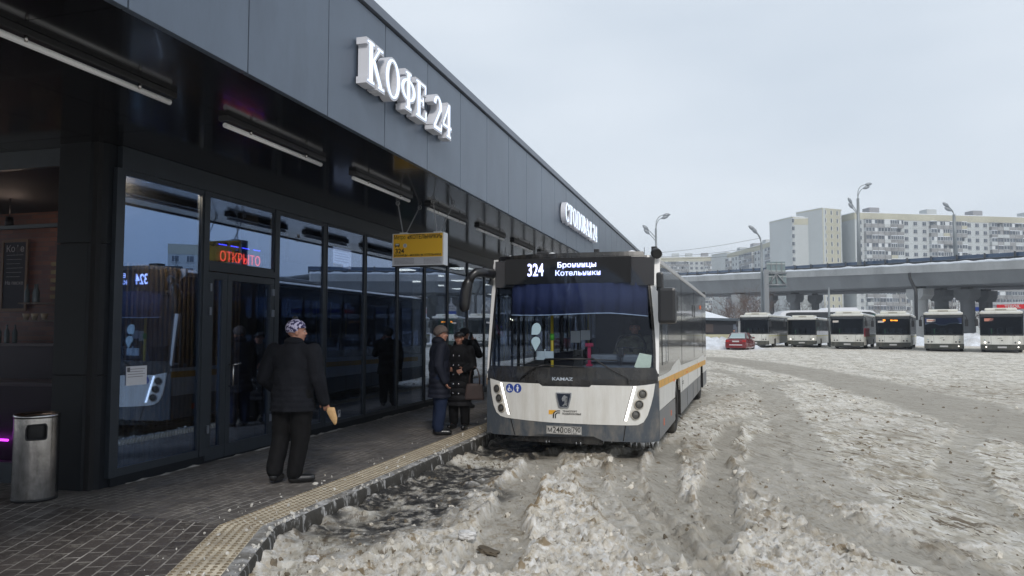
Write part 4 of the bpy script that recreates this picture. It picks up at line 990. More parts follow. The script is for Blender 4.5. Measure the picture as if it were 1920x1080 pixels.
# cab interior seen through the windscreen
M_int = mat('cab_dark', (.035, .035, .04), .6); M_dash = mat('dashboard_grey', (.13, .15, .18), .6, var=.15, vscale=8)
M_curt = bpy.data.materials.get('x') or mat('blue_curtain', (.015, .024, .085), .8)
MB().box(-1.2, 1.2, .36, .9, 2.46, 2.86).build('header_box', M_int, BUS)
mb = MB(); n = 60
vt = []
for i in range(n+1):
    u = -.93+(1.11+.93)*i/n; y = off(u, 2.2)+.07+.012*math.sin(u*31)+.008*math.sin(u*57+1); zb = 2.045+.012*math.sin(u*3)+(-.03*max(0, (u-.6)/.5))
    vt.append((mb.bm.verts.new((u, off(u, 2.45)+.06+(y-off(u, 2.2)-.07), 2.50)), mb.bm.verts.new((u, y, zb))))
for a, b in zip(vt, vt[1:]): f = mb.bm.faces.new((a[0], b[0], b[1], a[1])); f.smooth = True
cu = mb.build('sun_curtain', M_curt, BUS); sm = cu.modifiers.new('s', 'SOLIDIFY'); sm.thickness = .006
MB().tube([(v[0], v[1]-.004, v[2]) for v in [(-.93+2.04*i/n, off(-.93+2.04*i/n, 2.2)+.07+.012*math.sin((-.93+2.04*i/n)*31)+.008*math.sin((-.93+2.04*i/n)*57+1), 2.045+.012*math.sin((-.93+2.04*i/n)*3)-.03*max(0, ((-.93+2.04*i/n)-.6)/.5)) for i in range(n+1)]], .007, 5).build('curtain_hem', mat('hem', (.5, .6, .8), .7), cu)
mb = MB()                                            # dashboard rises towards the driver
P = [(-1.15, .30, 1.14), (-1.0, .12, 1.17), (0, .08, 1.17), (1.0, .12, 1.17), (1.2, .30, 1.16)]
mb.poly([(-1.2, .26, 1.22), (-.9, .15, 1.22), (0, .10, 1.22), (.9, .15, 1.22), (1.2, .28, 1.22), (1.2, 1.0, 1.36), (.1, 1.0, 1.36), (-.05, .7, 1.26), (-1.2, .7, 1.22)], depth=(0, 0, -.35))
mb.box(.2, 1.18, .55, 1.0, 1.34, 1.45, .03); mb.build('dashboard', M_dash, BUS)
MB().box(.02, 1.2, 2.05, 2.10, .5, 2.5).box(.02, .07, 1.2, 2.05, .5, 1.5).build('cab_partition', M_int, BUS)
MB().box(-1.2, 1.2, .3, BL-.2, .28, .34).build('floor', M_int, BUS)
MB().box(-1.22, 1.22, 11.7, 11.75, .34, 2.75).build('rear_wall', M_int, BUS)
MB().box(.58, 1.08, 1.35, 1.45, 1.1, 2.05, .04).box(.55, 1.1, .95, 1.4, .95, 1.1, .04).build('driver_seat', mat('seat_dark', (.03, .03, .04), .8), BUS)
pts = [(.8+.22*math.cos(t), .74+.10*math.sin(t)*1, 1.56+.19*math.sin(t)) for t in [i*math.pi/12 for i in range(25)]]
MB().tube(pts, .015, 8, cap=False).tube([(.8, .82, 1.5), (.8, .74, 1.56)], .03, 8).tube([(.6, .72, 1.55), (1.0, .72, 1.55)], .012, 6).build('steering_wheel', M_black, BUS)
M_yel = mat('handrail_yellow', (.55, .40, .02), .4)
hr = MB().tube([(-.375, .62, .34), (-.375, .62, 2.3)], .024, 10).build('handrail', M_yel, BUS)
MB().tube([(-.375, .62, 1.66), (-.375, .62, 1.76)], .034, 10).build('button_box', mat('validator_green', (.10, .42, .03), .5), hr)
for y in (3.2, 5.4, 7.6, 9.4): MB().tube([(-.35, y, .34), (-.35, y, 2.6)], .018, 8).tube([(.35, y+.5, .34), (.35, y+.5, 2.6)], .018, 8).build('handrail', M_yel, BUS)
st_ = MB().box(-.22, .22, -.05, .05, .45, 1.05, .03).box(-.22, .22, -.45, .0, .38, .48, .03)
s0 = st_.build('seat', mat('seat_blue', (.03, .04, .09), .8), BUS); s0.location = (.9, 3.0, .34)
for i in range(13):
    c = s0.copy(); COL.objects.link(c); c.location = ((.9 if i % 2 else -.9), 3.0+.8*(i//2)+.4, .34+(.25 if i > 6 else 0))
# stickers, papers and small things on the dash
M_stk = mat('sticker_white', (.75, .88, .86), .6); M_prn = mat('notice_print', (.6, .61, .62), .6); M_pnk = mat('pink_plastic', (.35, .02, .07), .5, emis=None); M_note = mat('note_cream', (.72, .78, .62), .7, var=.08, vscale=14)
fpoly('sticker', ell(-.488, 1.83, .072, .088, 20)[:10]+[(-.56, 1.83), (-.56, 1.745), (-.488, 1.745)]+ell(-.488, 1.83, .072, .088, 20)[16:], M_stk, -.020, thick=.003)
fpoly('sticker', [(-.488+.07*math.cos(t), 1.645+.07*math.sin(t)) for t in [rad(x) for x in range(-20, 201, 20)]]+[(-.488, 1.505)], M_stk, -.020, thick=.003)
MB().box(-.53, -.27, .30, .305, 1.37, 1.50).box(-.41, -.39, .29, .30, 1.43, 1.53).build('pamphlet', mat('paper_blue', (.55, .62, .66), .7), BUS)
MB().box(-.15, .0, .9, .905, 1.62, 1.80).box(.01, .155, .9, .905, 1.66, 1.81).build('notice_sheets', M_prn, BUS)
MB().box(.20, .245, .5, .54, 1.30, 1.62).box(.17, .28, .48, .55, 1.57, 1.62).box(.18, .27, .48, .56, 1.28, 1.31).build('ticket_stand', M_pnk, BUS)
MB().box(-.02, .13, .5, .6, 1.25, 1.52, .02).lathe([(0, 0), (.02, 0), (.015, .03), (0, .035)], 8, (.06, .49, 1.43)).build('ticket_machine', M_black, BUS)
MB().box(.66, .74, .45, .52, 1.42, 1.56, .02).tube([(.7, .48, 1.3), (.7, .48, 1.44)], .012).build('phone_holder', M_black, BUS)
fpoly('note', [(.94, 1.295), (1.105, 1.235), (1.165, 1.30), (1.175, 1.46), (1.01, 1.49)], M_note, -.022, thick=.004)
# wipers
def fp3(u, z, p=.03): return (u, off(u, z)-p, z)
w1 = MB().tube([fp3(.862, 1.06, .02), fp3(.868, 1.12, .05), fp3(.852, 1.15, .05), fp3(.62, 1.27, .045), fp3(.40, 1.40, .045), fp3(.36, 1.405, .045)], .011, 6).tube([fp3(.40, 1.403, .04), fp3(.0, 1.40, .035), fp3(-.32, 1.395, .03)], .013, 6).build('wiper', M_black, BUS)
MB().tube([fp3(-.34, 1.385, .02), fp3(.2, 1.40, .022), fp3(.72, 1.385, .02)], .008, 6).build('blade', M_black, w1)
w2 = MB().tube([fp3(-.70, 1.10, .02), fp3(-.60, 1.19, .045), fp3(-.45, 1.285, .045), fp3(-.30, 1.315, .04)], .010, 6).build('wiper', M_black, BUS)
MB().tube([fp3(-.74, 1.318, .02), fp3(-.3, 1.305, .022), fp3(.26, 1.288, .02)], .009, 6).build('blade', M_black, w2)
# side walls, both sides: polygons in (v, z)
def spoly(name, pts, m, u, th, par=BUS, holes=None):
    s = 1 if u > 0 else -1
    return MB().poly([(u, v, z) for v, z in pts], depth=(-s*th, 0, 0)).build(name, m, par)
def fr_edge(z): return off(HW, z)+.0
ARCH = [(2.52, 3.55), (9.35, 10.4)]
def archpts(a, b, zb=.28, zt=.98):
    c = (a+b)/2; return [(a, zb), (a+.02, zt-.25), (a+.14, zt-.06), (a+.3, zt), (b-.3, zt), (b-.14, zt-.06), (b-.02, zt-.25), (b, zb)]
for sgn in (1, -1):
    U = sgn*HW
    # segmented lower body so arches stay open: grey skirt and white above it
    def under_seg(a, b, z0, z1, m, nm, u_): spoly(nm, [(a, z0), (b, z0), (b, z1), (a, z1)], m, u_, .03)
    segs = [(fr_edge(.5), ARCH[0][0]), (ARCH[0][1], ARCH[1][0]), (ARCH[1][1], BL)]
    for i, (a, b) in enumerate(segs):
        sk = spoly('skirt', [(a, .285), (b, .30), (b, .66-.005*i), (a, .68-.005*i)], M_sideg if sgn > 0 else M_sideg, U, .03)
        if i == 1:
            for vv in (5.1, 6.7, 8.2): MB().box(U-.001*sgn, U+.004*sgn, vv, vv+.01, .3, .64).build('panel_seam', M_bblack, sk)
        if i == 0: MB().box(U, U+.006*sgn, a+.55, a+.62, .42, .52).box(U, U+.006*sgn, a+1.6, a+1.67, .45, .53).build('reflector', mat('reflector_orange', (.6, .1, .02), .4), sk)
    lw = []
    low = [(fr_edge(.7), .685)]+[(ARCH[0][0], .68)]+archpts(*ARCH[0])[1:-1]+[(ARCH[0][1], .675), (ARCH[1][0], .665)]+archpts(*ARCH[1], zt=.92)[1:-1]+[(ARCH[1][1], .665), (BL, .665)]
    topl = [(BL, 1.06), (11.2, 1.07), (10.9, 1.16), (8.6, 1.12), (3.75, 1.17), (3.36, 1.31), (3.05, 1.29), (2.1, 1.215), (1.9, 1.17), (1.2, 1.155), (fr_edge(1.15), 1.16)]
    spoly('side_panel', low+topl, M_bwhite, U, .03)
    band = [(fr_edge(z), z) for z in [1.16, 1.5, 1.9, 2.3, 2.6, 2.76]]
    bandp = [(BL, 1.065), (BL, 2.76)]+band[::-1]+[(1.2, 1.16), (1.9, 1.175), (2.1, 1.22), (3.05, 1.295), (3.36, 1.315), (3.75, 1.175), (8.6, 1.125), (10.9, 1.165), (11.2, 1.075)]
    if sgn > 0:
        bd = spoly('window_band', bandp, M_band, U+.0005, .02)
        for v in (3.95, 7.2, 10.4): MB().box(U, U+.0035, v-.004, v+.004, 1.2, 2.74).build('glass_joint', M_joint, bd)
        for v, w_, z0, z1 in ((3.1, .30, 2.15, 2.42), (6.75, .5, 2.12, 2.38), (7.4, .28, 2.12, 2.38)):
            MB().box(U+.001, U+.008, v, v+w_, z0, z1, .002).build('vent_window', M_bblack, bd)
        dw = MB().box(U+.001, U+.007, .62, .66, 1.33, 2.2).box(U+.001, U+.007, 1.42, 1.46, 1.33, 2.2).box(U+.001, U+.007, .62, 1.46, 1.30, 1.34).build('driver_window', M_bblack, bd)
        MB().box(U+.001, U+.004, .66, 1.02, 1.34, 2.2).box(U+.001, U+.004, 1.18, 1.42, 1.34, 2.2).build('pane', mat('driver_pane', (.14, .16, .19), .08, coat=.6), dw)
        for v in (2.55, 9.6): MB().box(U, U+.02, v, v+.035, 2.36, 2.46, .004).build('marker_lamp', mat('marker_orange', (.7, .16, .05), .4), bd)
        for v in (2.3, 5.0, 8.6): MB().box(U, U+.012, v, v+.09, .96, 1.0, .003).build('marker_lamp', mat('marker_orange', (.7, .16, .05), .4), BUS)
        fr_ = MB()
        for v in (3.95, 5.4, 8.25): fr_.box(U, U+.0022, v, v+.008, .68, 1.08)
        fr_.build('panel_seam', M_bblack, BUS)
        tl_ = MB().box(U, U+.002, 3.95, 3.99, .76, .90).box(U, U+.002, 4.02, 4.25, .80, .82).box(U, U+.002, 4.02, 4.3, .84, .855); tl_.build('side_logo', M_logo, BUS)
    else:
        x0 = fr_edge(1.3)
        wz0, wz1 = 1.32, 2.50
        spoly('window_band', [(x0, 2.5), (BL, 2.5), (BL, 2.76), (fr_edge(2.76), 2.76)], M_band, U, .02)
        spoly('window_band', [(3.4, 1.17), (BL, 1.08), (BL, 1.32), (3.4, 1.32)], M_band, U, .02)
        edges = [x0+.25, 1.75, 3.4, 4.9, 6.4, 7.9, 9.4, BL-.1]
        for e in edges: spoly('window_post', [(e-.04, 1.17), (e+.04, 1.17), (e+.04, 2.5), (e-.04, 2.5)], M_bblack, U, .03)
        for a, b in zip(edges, edges[1:]):
            spoly('side_window', [(a+.04, 1.32), (b-.04, 1.32), (b-.04, 2.5), (a+.04, 2.5)], M_sglass, U+.006, .004)
    st0 = fr_edge(1.0)
    spoly('yellow_stripe', [(st0, 1.0), (11.7, .85), (11.7, .98), (st0, 1.105)], M_stripe, U+.003*sgn, .003)
    for (a, b) in ARCH:
        mb = MB(); pr = archpts(a, b, .28, .98 if a < 5 else .92)
        for p, q in zip(pr, pr[1:]):
            mb.poly([(U+.004*sgn, *p), (U+.004*sgn, *q), (U-.5*sgn, *q), (U-.5*sgn, *p)])
        mb.build('wheel_arch', M_bblack, BUS)
# roof with rounded shoulders
mb = MB(); prof = [(HW, 2.76), (HW, 2.80), (HW-.012, 2.825), (HW-.05, 2.855), (HW-.2, 2.90), (.6, 2.945), (0, 2.955)]
prof = prof+[(-a, z) for a, z in prof[-2::-1]]
def yo(u, z): return off(max(-HW, min(HW, u)), z)+.01
rows = [[mb.bm.verts.new((u, yo(u, z) if v is None else v, z)) for u, z in prof] for v in (None, 1.2, 4, 8, BL)]
for a, b in zip(rows, rows[1:]):
    for k in range(len(prof)-1): f = mb.bm.faces.new((a[k], a[k+1], b[k+1], b[k])); f.smooth = True
mb.build('roof', M_bpillar, BUS)
for s in (1, -1):
    MB().box(s*HW-.004*s, s*HW+.012*s, fr_edge(2.78)+.02, BL, 2.765, 2.83, .004).build('roof_rail', mat('rail_pale', (.50, .50, .50), .4, dirt=(.3, .28, .25), dscale=4), BUS)
MB().box(-HW, HW, BL-.03, BL, .35, 2.94, .01).build('rear_wall', M_band, BUS)
MB().box(-.9, .9, 3.5, 6.2, 2.94, 3.02, .03).build('roof_unit', M_bpillar, BUS)
MB().box(-1.22, 1.22, .4, BL-.1, .27, .32).build('underbody', M_bblack, BUS)
# roof fittings
for q_ in ((-.35, .55, 2.935), (.86, .55, 2.93), (-1.0, .5, 2.90)): MB().lathe([(0, .06), (.05, .045), (.066, 0)], 14, q_).build('antenna_dome', M_white, BUS)
MB().tube([(-1.12, .5, 2.86), (-1.13, .45, 3.02)], .004).tube([(-1.06, .5, 2.86), (-1.085, .5, 3.1)], .004).tube([(-1.11, .5, 2.86), (-1.085, .5, 3.1)], .003).build('antenna', M_black, BUS)
MB().tube([(1.05, .5, 2.92), (1.05, .5, 3.02)], .004).build('antenna', M_black, BUS)
MB().box(-.62, -.42, .6, .8, 2.93, 3.02, .02).build('sensor_box', M_black, BUS); MB().box(.28, .36, .6, .68, 2.93, 3.03, .01).build('sensor_box', M_black, BUS)
mb = MB().box(1.15, 1.23, .5, .6, 2.86, 3.03, .01).tube([(1.19, .5, 2.96), (1.22, .44, 2.93), (1.255, .36, 2.90)], [.04, .075, .07], 14); mb.build('rear_camera', M_black, BUS)
# mirrors
M_mir = mat('mirror_shell', (.012, .012, .014), .35, coat=.2)
def roundbox(name, M, x, y, z, bev, par, m): return MB().box(-x, x, -y, y, -z, z, bev, M=M).build(name, m, par, smooth=False)
a1 = MB().tube([(-1.22, .30, 2.66), (-1.30, .10, 2.68), (-1.38, .0, 2.67), (-1.44, -.03, 2.62), (-1.48, -.04, 2.52)], [.07, .07, .066, .062, .06], 14).build('mirror_arm', M_mir, BUS)
MB().tube([(-1.46, -.04, 2.60), (-1.50, -.04, 2.50), (-1.535, -.03, 2.38), (-1.55, -.03, 2.20), (-1.55, -.03, 2.12), (-1.545, -.03, 2.09)], [.05, .08, .088, .082, .07, .04], 16).build('mirror_head', M_mir, a1)
a2 = MB().box(1.26, 1.36, .10, .22, 2.38, 2.62, .03).tube([(1.30, .16, 2.40), (1.36, .10, 2.33)], .05, 10).build('mirror_arm', M_mir, BUS)
MB().box(1.29, 1.54, .0, .16, 1.90, 2.40, .045).build('mirror_head', M_mir, a2)
# wheels
def wheel(u, v, r=.47, par=BUS, w=.28):
    s = 1 if u > 0 else -1
    mb = MB().lathe([(r*.58, 0), (r*.62, .02), (r*.9, .0), (r*.985, .04), (r, .09), (r, w-.07), (r*.95, w-.01), (r*.6, w)], 40, axis='X')
    for i in range(36):
        a = 2*math.pi*i/36; mb.box(.05, w-.05, -.018, .018, r-.006, r+.008, M=Matrix.Rotation(a, 4, 'X'))
    bmesh.ops.transform(mb.bm, matrix=Matrix.Translation((u, v, r)) @ Matrix.Diagonal((-s, 1, 1, 1)), verts=mb.bm.verts)
    t = mb.build('wheel', M_rubber, par)
    mb = MB().lathe([(r*.6, .015), (r*.55, .05), (r*.34, .10), (r*.30, .03), (r*.2, .01), (.001, .01)], 32, axis='X')
    for i in range(10):
        a = 2*math.pi*i/10; mb.tube([(.09, r*.4*math.cos(a), r*.4*math.sin(a)), (.05, r*.4*math.cos(a), r*.4*math.sin(a))], .014, 6)
    bmesh.ops.transform(mb.bm, matrix=Matrix.Translation((u, v, r)) @ Matrix.Diagonal((-s, 1, 1, 1)), verts=mb.bm.verts)
    mb.build('rim', M_rim, t); return t
for s in (1, -1):
    wheel(s*1.235, 3.03); wheel(s*1.235, 9.88)
# icicles hanging from the bumper
mb = MB(); rg = random.Random(9)
for i in range(34):
    u = rg.choice([rg.uniform(.85, 1.27), rg.uniform(1.05, 1.27), rg.uniform(-1.2, 1.2)]); L_ = rg.uniform(.03, .11) if u > .8 else rg.uniform(.015, .04)
    z = .262 if u > .5 else (.30 if u < -.5 else .22)
    mb.tube([(u, off(u, .3)+.015, z+.01), (u+rg.uniform(-.004, .004), off(u, .3)+.015, z-L_)], [.006, .001], 5)
mb.build('icicle', mat('icicle_ice', (.5, .52, .54), .15, coat=.5), BUS)['kind'] = 'stuff'
# ------------------------------------------------------------------ people
def remesh(mb, name, m, par, voxel=.01, smooth=4, noise=0, nsc=5, inflate=0):
    me = bpy.data.meshes.new('tmp'); mb.bm.to_mesh(me); mb.bm.free()
    o = bpy.data.objects.new('tmp', me); COL.objects.link(o)
    r = o.modifiers.new('r', 'REMESH'); r.mode = 'VOXEL'; r.voxel_size = voxel
    s = o.modifiers.new('s', 'SMOOTH'); s.iterations = smooth; s.factor = .5
    bpy.context.view_layer.update()
    me2 = bpy.data.meshes.new_from_object(o.evaluated_get(bpy.context.evaluated_depsgraph_get()))
    bpy.data.objects.remove(o); bpy.data.meshes.remove(me); me2.materials.clear()
    if noise:
        n = len(me2.vertices); co = np.empty(n*3); me2.vertices.foreach_get('co', co); co = co.reshape(-1, 3); no = np.empty(n*3); me2.vertices.foreach_get('normal', no); no = no.reshape(-1, 3)
        d = perlin(co[:, 0]*nsc*1.3+co[:, 1]*nsc*.9+3, co[:, 2]*nsc*.9+co[:, 0]*4)+.45*np.abs(perlin(co[:, 0]*nsc*2.3+co[:, 2]*3, co[:, 2]*nsc*1.7-co[:, 1]*nsc*2))
        co += no*(d*noise)[:, None]; me2.vertices.foreach_set('co', co.ravel()); me2.update()
    return link(name, me2, m, par, smooth=True)
def cap(mb, p, q, r0, r1, n=14):
    """tapered limb with rounded ends"""
    p, q = Vector(p), Vector(q); d = (q-p)
    if d.length < 1e-6: d = Vector((0, 0, 1e-3))
    d.normalize(); P = []; R = []
    for a in (90, 60, 30): P.append(p-d*r0*math.sin(rad(a))); R.append(max(.0005, r0*math.cos(rad(a))))
    P.append(p); R.append(r0); P.append(q); R.append(r1)
    for a in (30, 60, 90): P.append(q+d*r1*math.sin(rad(a))); R.append(max(.0005, r1*math.cos(rad(a))))
    mb.tube(P, R, n)
def ellp(mb, c, r, M=None):
    g = bmesh.ops.create_icosphere(mb.bm, subdivisions=3, radius=1)
    T = Matrix.Translation(c) @ (M or Matrix()) @ Matrix.Diagonal((*r, 1)); bmesh.ops.transform(mb.bm, matrix=T, verts=g['verts'])
def chainl(mb, pts, rs, flat=1.):
    for (a, b), (r0, r1) in zip(zip(pts, pts[1:]), zip(rs, rs[1:])): cap(mb, a, b, r0, r1)
M_skin = mat('skin', (.42, .21, .15), .55, var=.08, vscale=12); M_eyew = mat('eye_white', (.6, .58, .55), .3); M_iris = mat('iris', (.03, .02, .015), .3); M_lip = mat('lips', (.30, .09, .08), .5); M_hair = mat('hair_dark', (.03, .022, .017), .7)
def head_parts(mb, c, H):
    """adds skull, jaw, nose, ears in head space H (4x4, +Y is the face)"""
    def e(x, y, z, rx, ry, rz): ellp(mb, (0, 0, 0), (1, 1, 1), H @ Matrix.Translation((x, y, z)) @ Matrix.Diagonal((rx, ry, rz, 1)))
    e(0, -.012, .035, .076, .094, .09); e(0, .018, -.02, .062, .072, .085); e(0, .045, -.072, .036, .036, .03)
    e(0, .087, .012, .010, .012, .028); e(0, .098, -.010, .016, .014, .012)
    e(.034, .068, -.015, .022, .018, .02); e(-.034, .068, -.015, .022, .018, .02); e(0, .066, .045, .05, .022, .016)
    e(.078, 0, 0, .010, .020, .032); e(-.078, 0, 0, .010, .020, .032)
    e(0, .082, -.043, .024, .010, .009)
def hand(mb, wrist, tip, side, curl=.5, palmn=(0, 1, 0)):
    """palm, four unequal fingers and a thumb; fingers bend towards palmn"""
    w = Vector(wrist); d = (Vector(tip)-w).normalized(); n = Vector(palmn); n = (n-d*n.dot(d)).normalized(); b = d.cross(n)*side
    for k in (-.026, -.009, .009, .026): cap(mb, w+d*.01+b*k*.6, w+d*.082+b*k, .013, .0125, 8)
    for k, L_ in ((-.031, .062), (-.0105, .074), (.0105, .078), (.031, .070)):
        a = w+d*.085+b*k; dirs = [(d*math.cos(curl*j)+n*math.sin(curl*j)) for j in (.6, 1.5, 2.3)]
        for f, dd in zip((.45, .32, .23), dirs): e_ = a+dd*L_*f; cap(mb, a, e_, .0092, .0085, 8); a = e_
    a = w+d*.03+b*.036; e_ = a+(d*.5+b*.7+n*.35).normalized()*.035; cap(mb, a, e_, .013, .011, 8); cap(mb, e_, e_+(d*.8+n*.5).normalized()*.030, .0105, .009, 8)
def person(loc, rz, J, H=1.75, label='', coat=None, coatlen=.62, trousers=None, boots=None, bulk=1., skirt=False, group=None, hd=(0, 0), faces=True, collar=True, scarf=None, vox=.011):
    """J holds joint overrides; local +Y is where the person faces"""
    s = H/1.75
    D = dict(pel=(0, 0, .94), chest=(0, .0, 1.25), neck=(0, .0, 1.46), head=(0, .025, 1.60),
             hipL=(-.10, 0, .92), kneL=(-.105, .02, .50), ankL=(-.11, -.02, .10), toeL=(-.13, .15, .035),
             hipR=(.10, 0, .92), kneR=(.105, .02, .50), ankR=(.11, -.02, .10), toeR=(.13, .15, .035),
             shL=(-.19, 0, 1.40), elL=(-.26, -.04, 1.12), wrL=(-.25, .06, .87), haL=(-.25, .10, .77),
             shR=(.19, 0, 1.40), elR=(.26, -.04, 1.12), wrR=(.25, .06, .87), haR=(.25, .10, .77))
    D.update({k: v for k, v in J.items() if not k.startswith('curl')}); D = {k: Vector(v)*s for k, v in D.items()}
    P = empty('person', loc, rz, label, 'person', group)
    Hm = Matrix.Translation(D['head']) @ Matrix.Rotation(hd[0], 4, 'Z') @ Matrix.Rotation(hd[1], 4, 'X') @ Matrix.Diagonal((s, s, s, 1))
    b = MB(); head_parts(b, None, Hm)
    cap(b, D['neck']-Vector((0, 0, .06)), D['head']-Vector((0, .01, .05)), .058*s, .052*s)
    ellp(b, D['chest']+Vector((0, 0, .02)), (.155*s, .10*s, .2*s)); cap(b, D['chest'], D['pel'], .12*s, .13*s); cap(b, D['shL'], D['shR'], .055*s, .055*s)
    for q in 'LR':
        cap(b, D['sh'+q], D['el'+q], .048*s, .038*s); cap(b, D['el'+q], D['wr'+q], .037*s, .026*s)
        cap(b, D['hip'+q], D['kne'+q], .082*s, .056*s); cap(b, D['kne'+q], D['ank'+q], .054*s, .036*s); cap(b, D['ank'+q], D['toe'+q]*.7+D['ank'+q]*.3+Vector((0, 0, .0)), .032*s, .022*s)
        hand(b, D['wr'+q], D['ha'+q], 1 if q == 'L' else -1, J.get('curl'+q, .5), (-D['ha'+q].x*.6, .6, 0))
    body = remesh(b, 'body', M_skin, P, .0075, 3)
    if faces:
        for x in (-.031, .031):
            e = MB(); ellp(e, (0, 0, 0), (1, 1, 1), Hm @ Matrix.Translation((x, .079, .015)) @ Matrix.Diagonal((.013, .008, .006, 1))); eo = e.build('eye', M_eyew, P, smooth=True)
            e = MB(); ellp(e, (0, 0, 0), (1, 1, 1), Hm @ Matrix.Translation((x, .085, .015)) @ Matrix.Diagonal((.006, .004, .0055, 1))); e.build('iris', M_iris, eo, smooth=True)
            e = MB(); ellp(e, (0, 0, 0), (1, 1, 1), Hm @ Matrix.Translation((x, .086, .036)) @ Matrix.Diagonal((.018, .006, .004, 1))); e.build('eyebrow', M_hair, P, smooth=True)
        e = MB(); ellp(e, (0, 0, 0), (1, 1, 1), Hm @ Matrix.Translation((0, .092, -.043)) @ Matrix.Diagonal((.024, .006, .006, 1))); e.build('lips', M_lip, P, smooth=True)
    if coat:
        k = bulk; b = MB()
        sh = (D['shL']+D['shR'])/2
        ellp(b, D['chest']+Vector((0, 0, .03)), (.205*s*k, .145*s*k, .235*s)); cap(b, D['shL']-Vector((0, 0, .02)), D['shR']-Vector((0, 0, .02)), .078*s*k, .078*s*k)
        ellp(b, (D['chest']+D['pel'])/2, (.195*s*k, .15*s*k, .25*s)); 
        hem = coatlen*s; hz = D['pel'].z+.1
        steps = 5
        for i in range(steps+1):
            t_ = i/steps; z = hz+(hem-hz)*t_; w_ = (.185+.035*t_)*s*k; ellp(b, (D['pel'].x*(1-t_), D['pel'].y*(1-t_), z), (w_, .14*s*k*(1+.15*t_), .11*s))
        for q in 'LR':
            cap(b, D['sh'+q], D['el'+q], .079*s*k, .068*s*k); cap(b, D['el'+q], D['wr'+q], .066*s*k, .053*s*k)
        if collar: ellp(b, D['neck']+Vector((0, -.01, .0)), (.10*s, .10*s, .075*s))
        c = remesh(b, 'coat', coat, P, vox, 5, noise=.009, nsc=6)
        # cut a clean hem
        bm = bmesh.new(); bm.from_mesh(c.data); bmesh.ops.bisect_plane(bm, geom=bm.verts[:]+bm.edges[:]+bm.faces[:], plane_co=(0, 0, hem), plane_no=(0, 0, -1), clear_outer=True)
        bm.to_mesh(c.data); bm.free()
    if trousers:
        b = MB()
        for q in 'LR':
            cap(b, D['hip'+q], D['kne'+q], .112*s*bulk, .088*s*bulk); cap(b, D['kne'+q], D['ank'+q]+Vector((0, 0, .02)), .086*s*bulk, .072*s*bulk)
        ellp(b, D['pel'], (.17*s*bulk, .13*s*bulk, .13*s)); remesh(b, 'trousers', trousers, P, vox, 4, noise=.008, nsc=7)
    if boots:
        for q in 'LR':
            b = MB(); a_, t_ = D['ank'+q], D['toe'+q]; d = (t_-a_); d.z = 0; d.normalize()
            cap(b, a_+Vector((0, 0, .08)), a_-Vector((0, 0, .02)), .058*s, .056*s); cap(b, a_-d*.02+Vector((0, 0, -.045)), t_+Vector((0, 0, .012)), .052*s, .045*s); ellp(b, a_-d*.03-Vector((0, 0, .05)), (.042, .042, .04))
            remesh(b, 'shoe', boots, P, .009, 3)
    P_ = dict(D=D, H=Hm, root=P, s=s); return P_
def hat(pr, m, name='knitted_hat', low=0., r=(.092, .108, .098), bobble=None, brim=None):
    b = MB(); ellp(b, (0, 0, 0), (1, 1, 1), pr['H'] @ Matrix.Translation((0, -.012, .05)) @ Matrix.Diagonal((*r, 1)))
    co = [v for v in b.bm.verts if (pr['H'].inverted() @ v.co).z < .018-low-.05*(0)+(.02 if (pr['H'].inverted() @ v.co).y > .02 else -.03)]
    bmesh.ops.delete(b.bm, geom=co, context='VERTS'); o = b.build(name, m, pr['root'], smooth=True)
    sm = o.modifiers.new('s', 'SOLIDIFY'); sm.thickness = .012
    if bobble: e = MB(); ellp(e, (0, 0, 0), (1, 1, 1), pr['H'] @ Matrix.Translation((-.01, -.02, .155)) @ Matrix.Diagonal((.032, .032, .026, 1))); e.build('pompom', bobble, o, smooth=True)
    if brim: e = MB(); ellp(e, (0, 0, 0), (1, 1, 1), pr['H'] @ Matrix.Translation((0, .085, .055)) @ Matrix.Rotation(-.25, 4, 'X') @ Matrix.Diagonal((.07, .06, .008, 1))); e.build('peak', brim, o, smooth=True)
    return o
M_jk = mat('jacket_black', (.009, .010, .014), .85, spec=.15, var=.2, vscale=6, bump=.25, bscale=60)
M_navyc = mat('coat_navy', (.009, .011, .021), .75, spec=.25, var=.2, vscale=5); M_blackc = mat('coat_black', (.007, .007, .009), .75, spec=.25, var=.2, vscale=5)
M_trk = mat('trousers_black', (.005, .005, .006), .8, spec=.2); M_jean = mat('trousers_blue', (.012, .02, .048), .8, spec=.2); M_shoe = mat('shoe_black', (.010, .010, .011), .3, coat=.3)
# patterned hat
M_pat = bpy.data.materials.new('hat_pattern'); M_pat.use_nodes = True; t = M_pat.node_tree; N = t.nodes.new; L = t.links.new
tc = N('ShaderNodeTexCoord'); vo = N('ShaderNodeTexVoronoi'); vo.inputs['Scale'].default_value = 26; nn = N('ShaderNodeTexNoise'); nn.inputs['Scale'].default_value = 34
L(tc.outputs['Object'], vo.inputs['Vector']); L(tc.outputs['Object'], nn.inputs['Vector'])
r = N('ShaderNodeValToRGB'); r.color_ramp.interpolation = 'CONSTANT'; r.color_ramp.elements[0].color = (.52, .49, .66, 1); r.color_ramp.elements[1].position = .5; r.color_ramp.elements[1].color = (.035, .03, .10, 1); L(nn.outputs['Fac'], r.inputs[0]); L(r.outputs[0], t.nodes['Principled BSDF'].inputs['Base Color']); t.nodes['Principled BSDF'].inputs['Roughness'].default_value = .9
